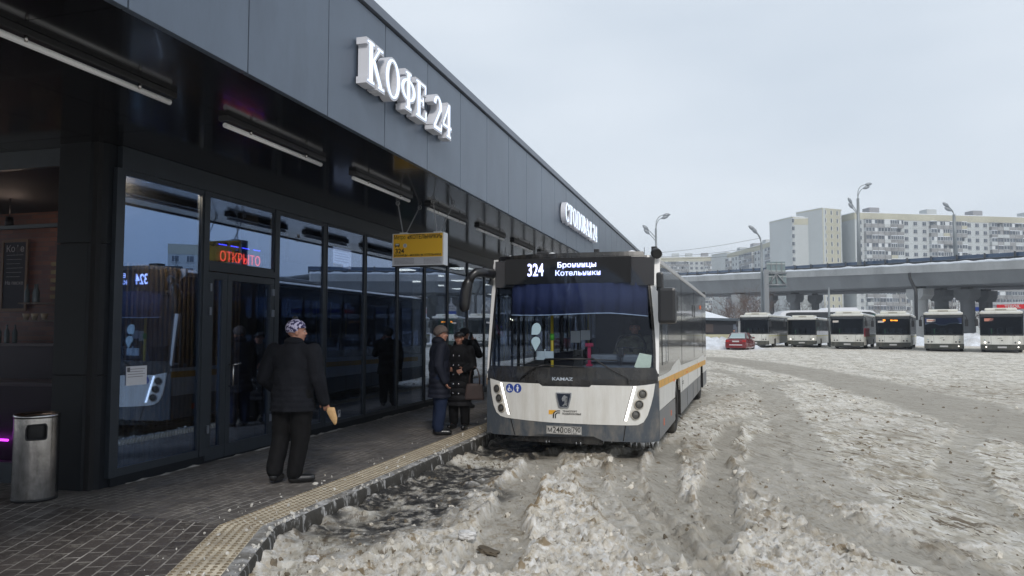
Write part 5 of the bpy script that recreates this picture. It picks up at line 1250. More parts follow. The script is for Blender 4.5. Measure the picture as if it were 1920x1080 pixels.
# 1. heavy man walking away with a paper bag
m1 = person((-4.58, 7.28, ZS), rad(4), dict(pel=(0, 0, .95), chest=(0, .02, 1.24), head=(.01, .05, 1.585), neck=(0, .02, 1.44),
    hipL=(-.11, 0, .93), kneL=(-.13, .02, .50), ankL=(-.14, -.10, .12), toeL=(-.15, .05, .04), hipR=(.10, 0, .93), kneR=(.09, .03, .50), ankR=(.05, -.02, .09), toeR=(.20, .06, .035),
    shL=(-.23, 0, 1.39), elL=(-.315, -.04, 1.10), wrL=(-.25, .14, .95), haL=(-.20, .24, .95), shR=(.23, 0, 1.39), elR=(.30, -.02, 1.10), wrR=(.33, .08, .86), haR=(.345, .11, .77), curlR=.9),
    H=1.80, label='heavy person seen from behind in black jacket and patterned bobble hat, holding a bag', coat=M_jk, coatlen=.76, trousers=M_trk, boots=M_shoe, bulk=1.16, hd=(rad(-62), 0))
hat(m1, M_pat, bobble=M_black)
# scarf and collar of the jacket
b = MB(); ellp(b, m1['D']['neck']+Vector((0, -.01, .05)), (.105, .105, .055)); b.build('collar', M_jk, m1['root'], smooth=True)
hp = m1['root'].matrix_basis @ (m1['D']['haR'])
M_bag = mat('paper_bag_brown', (.52, .33, .16), .8, var=.15, vscale=20)
mb = MB(); bm = mb.bm
prof = [(0, .055, .035), (.06, .07, .04), (.14, .06, .03), (.21, .03, .012), (.235, .012, .006)]
mb.lathe([(.001, .0)]+[(w, -z) for z, w, _ in prof]+[(.001, -.236)], 16)
for v in bm.verts: v.co.y *= .42; v.co.x += .012*math.sin(v.co.z*25); v.co.x += -v.co.z*.25
o = mb.build('paper_bag', M_bag); o.location = (hp.x+.055, hp.y-.01, hp.z+.02); o.scale = (.8, .8, .8); tag(o, 'brown paper food bag held in the right hand of the heavy person', 'paper bag')
# 2. person in a grey hat and long navy coat
m2 = person((-4.42, 11.26, ZS), rad(-62), dict(head=(0, .03, 1.59)),
    H=1.74, label='person in a greyish brown knitted hat, long navy coat and blue jeans, back half turned', coat=M_navyc, coatlen=.60, trousers=M_jean, boots=M_shoe, bulk=1.16, hd=(rad(-12), 0), group=None)
hat(m2, mat('hat_greybrown', (.145, .115, .105), .95, var=.25, vscale=30, bump=.8, bscale=90), r=(.104, .122, .118))
b = MB(); ellp(b, m2['D']['neck']+Vector((0, -.02, .04)), (.11, .11, .075)); b.build('hood', M_navyc, m2['root'], smooth=True)
# 3. woman in a black double breasted coat facing the camera
m3 = person((-4.34, 11.98, ZS), rad(178), dict(pel=(0, 0, .93), elL=(-.25, -.02, 1.12), wrL=(-.17, .17, 1.06), haL=(-.1, .22, 1.03), elR=(.25, .0, 1.12), wrR=(.15, .19, 1.05), haR=(.08, .22, 1.06)),
    H=1.66, label='person in black flat cap and long black coat with silver buttons facing the camera', coat=M_blackc, coatlen=.42, trousers=M_trk, boots=M_shoe, bulk=1.12, hd=(rad(14), 0), collar=False)
hat(m3, M_black, name='flat_cap', r=(.094, .108, .075), low=-.01, brim=M_black)
mbt = MB()
for i in range(5):
    for x in (-.045, .045):
        z = (1.30-.16*i)*m3['s']; ellp(mbt, (x, .19+.01*i*0, z), (.012, .010, .012))
for i in range(0): pass
mbt.bm.free()
def coat_y(c, x, z):
    ys = [v.co.y for v in c.data.vertices if abs(v.co.x-x) < .02 and abs(v.co.z-z) < .02]; return max(ys) if ys else .18
ct3 = [c for c in kids(m3['root']) if c.name.startswith('coat')][0]
for i in range(5):
    for x in (-.05, .05):
        z = (1.30-.165*i)*m3['s']; e = MB(); ellp(e, (x, coat_y(ct3, x, z)+.003, z), (.015, .008, .015)); e.build('button', M_chrome, ct3, smooth=True)
# handbag on the arm
M_bagl = mat('bag_brown', (.045, .028, .026), .45, var=.2, vscale=8)
hb_ = empty('handbag', (-4.05, 11.93, ZS+.50), rad(8), 'dark brown leather handbag hanging from the arm of the person with silver buttons', 'handbag')
mb = MB(); g_ = MB().box(-.17, .17, -.06, .06, 0, .27, .03)
for v in g_.bm.verts: v.co.x *= 1-.22*v.co.z/.27; v.co.y *= 1-.35*v.co.z/.27
g_.build('bag_body', M_bagl, hb_); mb.bm.free()
for y in (-.035, .035): MB().tube([(-.09+.0*y, y, .25)]+[(-.09*math.cos(t), y*(1-.6*math.sin(t)), .25+.30*math.sin(t)) for t in [i*math.pi/8 for i in range(1, 8)]]+[(.09, y, .25)], .008, 6).build('strap', M_bagl, hb_)
# 4. person with a phone, back to the camera
m4 = person((-5.40, 15.2, ZS), rad(-25), dict(shR=(.2, 0, 1.40), elR=(.30, .16, 1.16), wrR=(.15, .18, 1.44), haR=(.10, .12, 1.55)),
    H=1.72, label='person in black hooded coat by the glass holding a phone to the ear', coat=M_blackc, coatlen=.72, trousers=M_trk, boots=M_shoe, bulk=1.2, hd=(rad(-20), .05))
hat(m4, mat('hood_dark', (.02, .02, .024), .9), name='hood', r=(.10, .12, .105), low=.03)
o = MB().box(-.035, .035, -.005, .005, -.075, .075, .004).build('mobile_phone', M_black); q = m4['root'].matrix_basis @ Vector((.10, .10, 1.54)); o.location = q; o.rotation_euler = (.2, .1, .9); tag(o, 'black phone held to the ear of the person by the glass', 'phone')
# 5. the driver
R3 = Matrix.Rotation(-BA, 4, 'Z'); dp = Vector((BX, BY, 0))+(R3 @ Vector((.82, 1.12, .74)))
M_camo = mat('camo_green', (.17, .165, .12), .9, var=.6, vscale=9)
m5 = person((dp.x, dp.y, dp.z-.44+.0), rad(180)-BA, dict(pel=(0, -.05, .94), chest=(0, -.02, 1.22), head=(0, .06, 1.585), hipL=(-.1, -.05, .93), kneL=(-.14, .36, .96), ankL=(-.14, .42, .58), toeL=(-.14, .55, .50), hipR=(.1, -.05, .93), kneR=(.14, .36, .96), ankR=(.14, .42, .58), toeR=(.14, .55, .50),
    elL=(-.28, .10, 1.18), wrL=(-.18, .32, 1.13), haL=(-.12, .38, 1.16), elR=(.28, .10, 1.18), wrR=(.18, .32, 1.13), haR=(.12, .38, 1.16)),
    H=1.70, label='bus driver in a dark camouflage jacket behind the steering wheel', coat=M_camo, coatlen=.86, trousers=M_trk, boots=None, bulk=1.05)
hat(m5, M_hair, name='hair', r=(.086, .104, .092), low=0)
# 6. person behind the red car
p6 = atz(1376, 63.5, .25)
m6 = person((p6.x, p6.y, .25), rad(-150), {}, H=1.72, label='distant person in black clothes standing behind the red car', coat=M_blackc, coatlen=.6, trousers=M_trk, boots=M_shoe, bulk=1.15, faces=False, vox=.025)
hat(m6, M_black)
# ------------------------------------------------------------------ parked buses across the yard
TH_ = YAW-rad(30.4)          # heading of the row: local +Y points away from the camera
M_pb_w = mat('parked_white', (.60, .60, .565), .45, dirt=(.32, .30, .25), dscale=1.6, damt=.6)
M_pb_g = mat('parked_glass', (.016, .018, .021), .12, coat=.3)
M_pb_b = mat('parked_bumper', (.028, .032, .028), .6, dirt=(.12, .11, .09), dscale=3, damt=.6)
M_pb_h = mat('hatch_cream', (.62, .61, .55), .5, var=.06)
M_hl = mat('headlight_off', (.10, .10, .10), .2, coat=.6); M_hlon = mat('headlight_on', (1, 1, 1), .3, emis=(1, .93, .8), estr=1.4)
M_amb = mat('display_amber', (.9, .3, .02), .4, emis=(1, .30, .02), estr=2.2)
M_redb = mat('red_band', (.28, .01, .03), .45); M_pap = mat('route_card', (.55, .50, .46), .6); M_papr = mat('route_card_red', (.50, .20, .15), .6)
M_intd = mat('parked_cabin', (.02, .022, .025), .7)
M_pglass = glassmat('parked_windscreen', (.6, .63, .66), (.6, .68, .85), .03, 1.25, .0)
def parked_bus(px, d, zg, label, lit=False, amber=None, card=None, low=False, curtain=False, red=False, fog=None, H=2.95, name='parked_bus', yaw=0, snowcap=True, oneband=False, dirtyl=False):
    p = atz(px, d, zg); B = empty(name, (p.x, p.y, zg), TH_+yaw, label, 'bus', 'buses parked in a row across the yard')
    W2 = 1.25; L_ = 11.8; zw = 1.12 if not low else 1.0; zb = .42
    # hollow body: sides, roof, floor, rear
    for s in (1, -1):
        u = s*W2
        mb = MB()
        for a, b in ((.06, 2.35), (3.35, 8.6), (9.6, L_)): mb.box(u-.03*s, u, a, b, .35, .80)
        mb.box(u-.03*s, u, .06, L_, .80, zw+.12); mb.build('side_panel', M_pb_w, B)
        MB().box(u-.025*s, u+.004*s, .12, L_, 2.42, H-.22).build('upper_band', M_pb_g, B)
        if oneband or True:
            nw = 7
            for i in range(nw):
                a = .25+i*1.64; MB().box(u-.02*s, u+.006*s, a, a+1.60, zw+.13, 2.42, .01).build('side_window', M_pb_g, B)
        if red and s > 0:
            MB().box(u+.007, u+.012, .2, 5., 1.05, 1.75).build('red_band', M_redb, B)
        MB().box(u, u+.004*s, .1, L_, 1.02, 1.10).build('stripe', mat('faded_stripe', (.50, .48, .22), .5), B)
        for v in (2.85, 9.1):
            wheel(u-.02*s, v, .46, B, .26)
            mb = MB(); 
            for q in range(8):
                a0, a1_ = math.pi*q/8, math.pi*(q+1)/8
                mb.poly([(u-.02*s, v+.5*math.cos(a0), .42+.42*math.sin(a0)), (u-.02*s, v+.5*math.cos(a1_), .42+.42*math.sin(a1_)), (u-.5*s, v+.5*math.cos(a1_), .42+.42*math.sin(a1_)), (u-.5*s, v+.5*math.cos(a0), .42+.42*math.sin(a0))])
            mb.build('wheel_arch', M_pb_b, B)
    MB().box(-W2, W2, .03, L_, H-.22, H-.02, .09).build('roof', M_pb_w, B)
    if snowcap: MB().box(-W2+.1, W2-.1, 1.2, L_-.1, H-.03, H+.05, .03).build('roof_snow', MATS['snow_cap'], B)
    MB().box(-W2+.04, W2-.04, .1, L_-.05, .34, .40).build('floor', M_intd, B)
    MB().box(-W2+.03, W2-.03, L_-.04, L_, .35, H-.1, .02).build('rear_wall', M_pb_w, B)
    MB().box(-W2+.05, W2-.05, 1.7, 1.75, .4, H-.25).build('cabin_interior', M_intd, B)
    # front: lower white, windscreen, header, bumper
    zf = 1.22 if not low else 1.12
    def fr(name, u0, u1, z0, z1, m, y=-.0, th=.05, par=B, curve=.10):
        mb = MB(); n = 12
        def Y_(u, z): return y+curve*(abs(u)/W2)**2.4+.10*max(0, z-1.2)/1.7
        P = [(u0+(u1-u0)*i/n) for i in range(n+1)]; zz = (z0, (z0+z1)/2, z1)
        F_ = [[mb.bm.verts.new((u, Y_(u, z), z)) for u in P] for z in zz]; Bk = [[mb.bm.verts.new((u, Y_(u, z)+th, z)) for u in P] for z in zz]
        for r_, fl in ((F_, 0), (Bk, 1)):
            for a, b in zip(r_, r_[1:]):
                for k in range(n): mb.bm.faces.new((a[k], a[k+1], b[k+1], b[k]))
        for a, b in ((F_[0], Bk[0]), (F_[2], Bk[2])):
            for k in range(n): mb.bm.faces.new((a[k], a[k+1], b[k+1], b[k]))
        for k in (0, n):
            for a in (0, 1): mb.bm.faces.new((F_[a][k], F_[a+1][k], Bk[a+1][k], Bk[a][k]))
        return mb.build(name, m, par, smooth=False)
    fp_ = fr('front_panel', -W2, W2, .62, zf, M_pb_w)
    for s in (1, -1):
        fr('panel_seam', *sorted((s*.62, s*.635)), .64, zf-.03, M_pb_b, y=-.004, par=fp_, th=.006)
    bu = fr('bumper', -W2-.005, W2+.005, .27, .62, M_pb_b, y=-.05, th=.12)
    fr('lower_grille', -.95, .95, .17, .27, M_black, y=-.0, th=.1, par=bu)
    wsn = fr('windscreen', -W2+.06, W2-.06, zf+.005, 2.52, M_pglass, y=.012, th=.012)
    for s in (1, -1): fr('pillar', *sorted((s*W2, s*(W2-.06))), zf, H-.25, M_pb_g if not low else M_pb_b, y=.0, th=.04)
    fr('windscreen_base', -W2+.06, W2-.06, zf, zf+.10, M_black, y=.006, th=.006, par=wsn)
    hd_ = fr('header', -W2, W2, 2.52, H-.18, M_pb_g, y=.0, th=.05)
    fr('roof_lip', -W2, W2, H-.19, H-.12, M_pb_b, y=-.03, th=.1, par=hd_)
    for i in range(3): MB().box(-.8+.55*i, -.45+.55*i, 1.1, 1.5, 1.0, 1.75, .05).build('seat', mat('seat_grey', (.06, .065, .075), .8), B)
    MB().box(-W2+.08, W2-.08, .14, .7, zf-.15, zf+.06, .03).build('dashboard', M_intd, B)
    MB().box(-.62, -.55, .25, .3, zf+.06, zf+.5, .01).build('green_card', mat('green_card', (.12, .35, .14), .6), B)
    # headlights
    for s in (1, -1):
        for k in (0, 1):
            u = s*(.98-.22*k); yy = .10*(abs(u)/W2)**2.4; z = .76
            mb = MB().lathe([(.001, -.022), (.05, -.02), (.062, -.008), (.062, .02)], 16, (u, yy, z), 'Y')
            on = lit and k == 0
            mb.build('headlight', M_hlon if on else M_hl, B)
        if not low:
            MB().lathe([(.001, -.02), (.032, -.015), (.036, .02)], 12, (s*1.0, .05, .93), 'Y').build('indicator', mat('indicator_blue', (.12, .28, .34), .3), B)
        if fog == s or fog == 2:
            MB().lathe([(.001, -.075), (.045, -.07), (.05, -.03)], 12, (s*.92, .04, .45), 'Y').build('fog_lamp', M_hlon, bu)
        # mirrors: arm bowed out from the roof corner
        ar = MB().tube([(s*W2, .12, 2.62), (s*(W2+.14), -.12, 2.64), (s*(W2+.20), -.18, 2.52), (s*(W2+.20), -.18, 2.35)], .028, 8).build('mirror_arm', M_black, B)
        MB().box(s*(W2+.10), s*(W2+.30), -.24, -.13, 1.88, 2.38, .04).build('mirror_head', M_black, ar)
    for s in (-1, 1):
        MB().tube([(s*.75, -.01, zf-.03), (s*.45, -.02, zf+.22), (s*.1, -.03, zf+.12)], .014, 6).build('wiper', M_black, B)
    MB().box(-.26, .26, -.075, -.055, .38, .49).build('licence_plate', mat('plate_grey', (.45, .45, .45), .5), bu)
    MB().tube([(-.25, -.012, 1.02), (-.1, -.014, 1.06), (.0, -.014, 1.05)], .012, 5).box(-.05, .05, -.012, -.004, .86, .93).build('emblem', M_pb_b, fp_)
    # roof hatch
    hz = H-.03
    mb = MB().box(-.95, .95, .6, 2.6, hz, hz+.24, .10); hh_ = mb.build('roof_unit', M_pb_h, B)
    mb = MB()
    for i in range(12): mb.box(-.32+.055*i, -.295+.055*i, .585, .6, hz+.07, hz+.18)
    mb.build('grille', mat('grille_brown', (.20, .17, .12), .7), hh_)
    if amber:
        for x, s_, sz in ((-.62, amber[0], .20), (.1, amber[1], .14)): 
            me = text_mesh(s_, sz, extrude=.003, bold=.006); me.transform(facing((x, .085, 2.40))); link('route_number', me, M_amb, wsn)
    if card == 'w': MB().box(-1.08, -.62, .10, .104, 2.22, 2.38).build('route_card', M_pap, wsn)
    if card == 'r': MB().box(-.98, -.45, .10, .104, 2.22, 2.42).build('route_card', M_papr, wsn)
    if card == 'wr':
        c_ = MB().box(-1.05, -.48, .10, .104, 2.20, 2.42).build('route_card', M_pap, wsn); MB().box(-1.0, -.53, .097, .0995, 2.27, 2.35).build('card_mark', M_papr, c_)
    if curtain:
        pts = [(-1.15, 2.05), (-.75, 2.13), (-.45, 2.08), (-.25, 1.98), (.15, 1.98), (.35, 2.10), (.8, 2.13), (1.15, 2.08), (1.15, 2.5), (-1.15, 2.5)]
        MB().poly([(u, .14, z) for u, z in pts], depth=(0, .01, 0)).build('sun_curtain', mat('curtain_navy', (.02, .035, .11), .8), B)
        MB().tube([(u, .135, z) for u, z in pts[:8]], .014, 5).build('curtain_hem', mat('hem_pale', (.4, .5, .6), .7), B)
    return B
M_cap = mat('snow_cap', (.72, .75, .79), .7, bump=.4, bscale=3)
parked_bus(1414, 67, .30, 'leftmost parked bus in the row, behind the red car, unlit with a bare unlit display', card=None, H=2.95)
parked_bus(1503, 68, .30, 'lower parked bus, second from left in the row, with its headlights glowing warm', lit=True, low=True, H=2.72)
parked_bus(1588, 61.5, .28, 'third parked bus from the left with a wine red patch on its side', card='w', red=True, H=2.95)
parked_bus(1674, 60.4, .25, 'fourth parked bus from the left showing an orange lit route display', amber=('39', 'Москва'), card='w', H=2.95)
parked_bus(1769, 54.3, .25, 'fifth parked bus from the left with a navy curtain across its windscreen', curtain=True, card='wr', fog=1, H=2.93)
parked_bus(1878, 51.0, .25, 'rightmost parked bus with bright headlights and a red route card', lit=True, card='r', fog=2, H=2.93, yaw=rad(-2))

# coach parked side-on behind the row, low bus-like building at the left
def coach():
    a = atz(1459, 84, .3); b = atz(1652, 84, .3); d = (b-a); L_ = d.length; rz = math.atan2(d.y, d.x)
    C_ = empty('coach', (a.x, a.y, .3), rz, 'long white coach with black windows standing side-on behind the parked buses', 'coach')
    Hc = 3.9
    def pp(name, pts, m, y=0, th=.04, par=C_): return MB().poly([(x, y, z) for x, z in pts], depth=(0, th, 0)).build(name, m, par)
    M_cw = mat('coach_white', (.66, .67, .70), .3, coat=.3)
    out = [(.5, .4), (L_-.1, .4), (L_, 1.2), (L_-.35, Hc-.5), (L_-.9, Hc-.12), (L_-2, Hc), (1.2, Hc-.1), (.5, Hc-.25), (.12, Hc-.8), (0, 1.0), (.1, .5)]
    MB().poly([(x, 0, z) for x, z in out], depth=(0, 2.5, 0)).build('body', M_cw, C_)
    pp('window_band', [(.45, 1.5), (L_-.2, 1.5), (L_-.4, Hc-.5), (L_-1.2, Hc-.25), (1.5, Hc-.30), (.95, Hc-.42)], M_pb_g, -.012, .012)
    pp('roof_unit', [(L_*.46, Hc-.05), (L_*.80, Hc-.02), (L_*.78, Hc+.26), (L_*.5, Hc+.22)], M_cw, .3, 1.9)
    pp('rear_glass', [(L_-1.0, 1.6), (L_-.12, 1.6), (L_-.42, Hc-.6), (L_-.95, Hc-.45)], mat('coach_green', (.02, .07, .06), .2, coat=.4), -.016, .004)
    MB().box(.4, L_-.2, .05, 2.4, .2, .45).build('skirt', M_pb_b, C_)
    for x in (2.6, L_-3.2): 
        t = MB().lathe([(.25, 0), (.48, .02), (.5, .1), (.5, .24), (.3, .28)], 28, (x, -.02, .5), 'Y').build('wheel', M_rubber, C_); MB().lathe([(.001, .03), (.2, .01), (.26, .0)], 20, (x, -.03, .5), 'Y').build('rim', M_rim, t)
coach()
# low dark kiosk with a snowy roof at the far left of the yard, behind the bus
a = atz(1318, 74, .3); b = atz(1384, 78, .3); d = b-a; rz = math.atan2(d.y, d.x); L_ = d.length
K = empty('low_pavilion', (a.x, a.y, .3), rz, 'low dark pavilion with snowy roof and cream lower wall left of the parked buses', 'pavilion')
MB().box(-4, L_, 0, 5, 0, 2.55).build('wall', mat('pavilion_dark', (.035, .035, .042), .5), K)
MB().box(-4.2, L_+.5, -.5, 5.3, 2.55, 2.8, .03).build('roof', mat('pavilion_roof', (.10, .12, .14), .5), K)
MB().poly([(-4.2, .4, 2.8), (L_-.8, .4, 2.8), (L_-2.4, 2, 3.5), (-4.2, 2.4, 4.1)]).poly([(-4.2, 5, 2.8), (L_-.8, 5, 2.8), (L_-2.4, 2, 3.5), (-4.2, 2.4, 4.1)]).build('roof_snow', M_cap, K)
MB().box(-4, L_-1.2, -.06, -.004, .25, 1.15).build('lower_panel', mat('pavilion_cream', (.55, .52, .36), .6), K)
for x in (-3, -1.3, .4): MB().box(x, x+1.3, -.03, -.004, 1.35, 2.2).build('window', mat('pavilion_window', (.10, .08, .075), .3), K)
MB().box(L_-.95, L_-.2, -.03, -.004, .4, 2.2).build('door', mat('pavilion_glass', (.14, .16, .2), .2), K)

# snow bank between the pavilion and the car; snow strip behind the row
def mound(name, c, L_, Wd, Hh, rz, label):
    bm = bmesh.new(); n, k = 60, 26; V = []
    for i in range(n+1):
        for j in range(k+1):
            x = -1+2*i/n; y = -1+2*j/k; r = max(0, 1-x*x)**.5*max(0, 1-y*y)**.7
            V.append((x*L_/2, y*Wd/2, r))
    A = np.array(V); A[:, 2] = A[:, 2]*Hh*(.75+.5*fbm(A[:, 0]*.5+c.x, A[:, 1]*.9, 4))-.08
    vs = [bm.verts.new(v) for v in A]
    for i in range(n):
        for j in range(k):
            a = i*(k+1)+j; bm.faces.new((vs[a], vs[a+k+1], vs[a+k+2], vs[a+1]))
    me = bpy.data.meshes.new(name); bm.to_mesh(me); bm.free(); o = link(name, me, M_bank, None, smooth=True)
    o.location = c; o.rotation_euler = (0, 0, rz); tag(o, label, 'snow bank'); return o
M_bank = mat('bank_snow', (.68, .71, .76), .8, var=.12, vscale=.7, bump=.6, bscale=4, dirt=(.25, .22, .18), dscale=.8, damt=.6)
mound('snow_bank', atz(1340, 66, .25), 7, 9, 1.1, YAW, 'white snow bank left of the red car before the pavilion')
mound('snow_bank', atz(1745, 78, .3), 30, 6, 1.2, TH_, 'long snow bank behind the right half of the parked buses')
mound('snow_bank', atz(1450, 92, .3), 30, 6, 1.2, TH_, 'distant snow bank behind the left parked buses')

# red car
cpos = atz(1379, 59, .22)
CR = empty('parked_car', (cpos.x, cpos.y, .2), YAW-rad(27), 'small dark red saloon car seen from its rear corner beside the leftmost parked bus', 'car')
M_cred = mat('car_red', (.15, .007, .014), .25, coat=.6, dirt=(.14, .05, .045), dscale=3, damt=.5); M_cgl = mat('car_glass', (.05, .07, .075), .1, coat=.5)
def section(y, zb, zt, w, wt, n=10):
    """ring of the car hull at y: bottom zb, belt half-width w, top zt half-width wt"""
    pts = [(-w*.92, zb), (-w, zb+.12), (-w, zb+.45), (-wt, zt-.03), (-wt*.8, zt), (wt*.8, zt), (wt, zt-.03), (w, zb+.45), (w, zb+.12), (w*.92, zb)]
    return [(x, y, z) for x, z in pts]
def loft(secs, name, m, par, smooth=True, capend=True):
    mb = MB(); R = [[mb.bm.verts.new(p) for p in s_] for s_ in secs]
    for a, b in zip(R, R[1:]):
        n = len(a)
        for k in range(n): mb.bm.faces.new((a[k], a[(k+1) % n], b[(k+1) % n], b[k]))
    if capend: mb.bm.faces.new(R[0]); mb.bm.faces.new(R[-1][::-1])
    o = mb.build(name, m, par, smooth=smooth); return o
hull = loft([section(0, .42, .78, .72, .66), section(.05, .24, .96, .82, .74), (section(.5, .20, 1.02, .86, .76)), section(1.2, .20, 1.0, .875, .80), section(2.6, .20, .98, .875, .80), section(3.3, .20, .95, .87, .78), section(4.1, .24, .82, .82, .70), section(4.35, .4, .66, .7, .6)], 'body', M_cred, CR, False)
cab = loft([[(x, y+ (0), z) for x, y, z in s_] for s_ in ([(-.70, .62, 1.0), (-.70, .62, 1.01), (.70, .62, 1.01), (.70, .62, 1.0)], [(-.74, 1.15, 1.0), (-.56, 1.15, 1.40), (.56, 1.15, 1.40), (.74, 1.15, 1.0)], [(-.76, 1.6, 1.0), (-.57, 1.6, 1.45), (.57, 1.6, 1.45), (.76, 1.6, 1.0)], [(-.76, 2.5, 1.0), (-.57, 2.5, 1.43), (.57, 2.5, 1.43), (.76, 2.5, 1.0)], [(-.74, 3.35, .97), (-.72, 3.35, .98), (.72, 3.35, .98), (.74, 3.35, .97)])], 'cabin', M_cgl, CR, False)
MB().poly([(-.58, 1.12, 1.405), (.58, 1.12, 1.405), (.575, 1.6, 1.458), (-.575, 1.6, 1.458)]).poly([(-.575, 1.6, 1.458), (.575, 1.6, 1.458), (.575, 2.52, 1.438), (-.575, 2.52, 1.438)]).build('roof', M_cred, CR)
for s in (1, -1):
    for (y0, y1, z0, z1) in ((.62, 1.14, 1.01, 1.41), (2.52, 3.33, 1.435, .985)): MB().tube([(s*.715, y0, z0), (s*.575, y1, z1)] if y0 < 1 else [(s*.575, y0, z0), (s*.735, y1, z1)], .03, 6).build('pillar', M_cred, CR)
    MB().tube([(s*.765, 1.95, 1.0), (s*.585, 1.95, 1.45)], .03, 6).build('pillar', M_cred, CR)
    for v in (.78, 3.45): wheel(s*.84, v, .31, CR, .19)
    MB().box(s*.48, s*.79, -.005, .10, .72, .88, .02).build('tail_light', mat('tail_red', (.35, .01, .01), .2, coat=.5), CR)
    MB().box(s*.78, s*.98, 2.9, 3.02, .98, 1.1, .02).build('wing_mirror', M_cred, CR)
MB().box(-.8, .8, -.04, .12, .26, .50, .04).build('bumper', M_cred, CR)
MB().box(-.26, .26, -.008, .02, .72, .83).build('licence_plate', mat('plate_grey', (.45, .45, .45), .5), CR)
MB().box(-.62, .62, .1, .55, 1.02, 1.05, .015).box(-.5, .5, -.055, -.0, .47, .52, .01).build('snow', M_cap, CR)
MB().poly([(-.60, .64, 1.035), (.60, .64, 1.035), (.50, 1.13, 1.40), (-.50, 1.13, 1.40)]).build('rear_window', mat('rear_window', (.28, .36, .37), .2, coat=.5), CR)

# ------------------------------------------------------------------ overpass
def opd(px):                                          # distance of the overpass front edge at a picture column
    k = (1920-px)/635.; return 1/((1-k)/84.+k/157.)
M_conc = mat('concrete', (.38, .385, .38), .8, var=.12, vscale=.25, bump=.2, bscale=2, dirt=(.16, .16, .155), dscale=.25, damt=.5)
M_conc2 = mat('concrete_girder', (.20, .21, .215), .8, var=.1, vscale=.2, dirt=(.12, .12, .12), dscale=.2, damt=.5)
M_barr = mat('barrier_blue', (.03, .06, .115), .25, var=.25, vscale=.3, coat=.4)
M_barrd = mat('barrier_dark', (.02, .025, .032), .5)
OPL, OPR = 1210, 2150
def yline(px, y1285, y1920): return y1285+(y1920-y1285)*(px-1285)/635.
cols = [OPL+(OPR-OPL)*i/40 for i in range(41)]
pA, pB = at(1285, 540, opd(1285)), at(1920, 540, opd(1920)); dirv = Vector((pB.x-pA.x, pB.y-pA.y, 0)).normalized(); back = Vector((-dirv.y, dirv.x, 0)); 
if back.dot(Vector((0, 1, 0))) < 0: back = -back
OV = empty('overpass', (pB.x, pB.y, 0), 0, 'long concrete road overpass with blue panel barrier and snowy edge crossing behind the buses', 'overpass')
OVO = Vector((pB.x, pB.y, 0))
def oline(y0, y1): return [at(px, yline(px, y0, y1), opd(px))-OVO for px in cols]
def ribbon(name, l0, l1, m, d0=0, d1=0, th=None, par=None):
    mb = MB(); A = [mb.bm.verts.new(p+back*d0) for p in l0]; B = [mb.bm.verts.new(p+back*d1) for p in l1]
    for k in range(len(A)-1): mb.bm.faces.new((A[k], A[k+1], B[k+1], B[k]))
    o = mb.build(name, m, par or OV)
    if th: sm = o.modifiers.new('s', 'SOLIDIFY'); sm.thickness = th
    return o
Lb = oline(552, 528.5); Lu = oline(528, 504); Lp = oline(519.5, 488); Lt = oline(511, 471.5); Lm = oline(514.6, 479)
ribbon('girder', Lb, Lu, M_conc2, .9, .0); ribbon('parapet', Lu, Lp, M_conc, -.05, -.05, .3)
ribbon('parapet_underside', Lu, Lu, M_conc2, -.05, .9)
ribbon('girder_underside', Lb, Lb, mat('underside_shaded', (.13, .135, .14), .85), .9, 9.0)  # shadow beneath the deck painted in as a colour darker than the girder
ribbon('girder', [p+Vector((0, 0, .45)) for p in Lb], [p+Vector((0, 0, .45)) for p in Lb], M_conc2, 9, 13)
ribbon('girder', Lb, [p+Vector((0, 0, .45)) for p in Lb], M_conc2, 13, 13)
ribbon('girder_underside', Lb, Lb, MATS['underside_shaded'], 13, 24)
ribbon('road_deck', Lp, Lp, M_cap, 0, 24)
mb = MB()
sn = []
for k, (p, q) in enumerate(zip(Lp, Lp[1:])):
    for s_ in range(8):
        sn.append(p+(q-p)*(s_/8))
mb.tube([p+Vector((0, 0, .08+.04*(math.sin(i*.35)+.6*math.sin(i*.83+1)))) for i, p in enumerate(sn)], [.22+.03*math.sin(i*.5) for i in range(len(sn))], 8); mb.build('snow_edge', M_cap, OV)
ribbon('barrier_lower', [p+Vector((0, 0, .1)) for p in Lp], Lm, M_barrd, .25, .25, .06); ribbon('barrier_panels', [p+Vector((0, 0, .01)) for p in Lm], Lt, M_barr, .25, .25, .05)
tot = 0; nxt = 0; cnt = 0
for (p, q, tp, tq) in zip(Lp, Lp[1:], Lt, Lt[1:]):
    seg = (q-p).length; 
    while nxt <= tot+seg:
        f_ = (nxt-tot)/seg; a = p+(q-p)*f_; b_ = tp+(tq-tp)*f_
        MB().tube([a, b_+Vector((0, 0, .1))], .11, 6).build('barrier_post', M_barrd, OV); nxt += 3.9; cnt += 1
    tot += seg
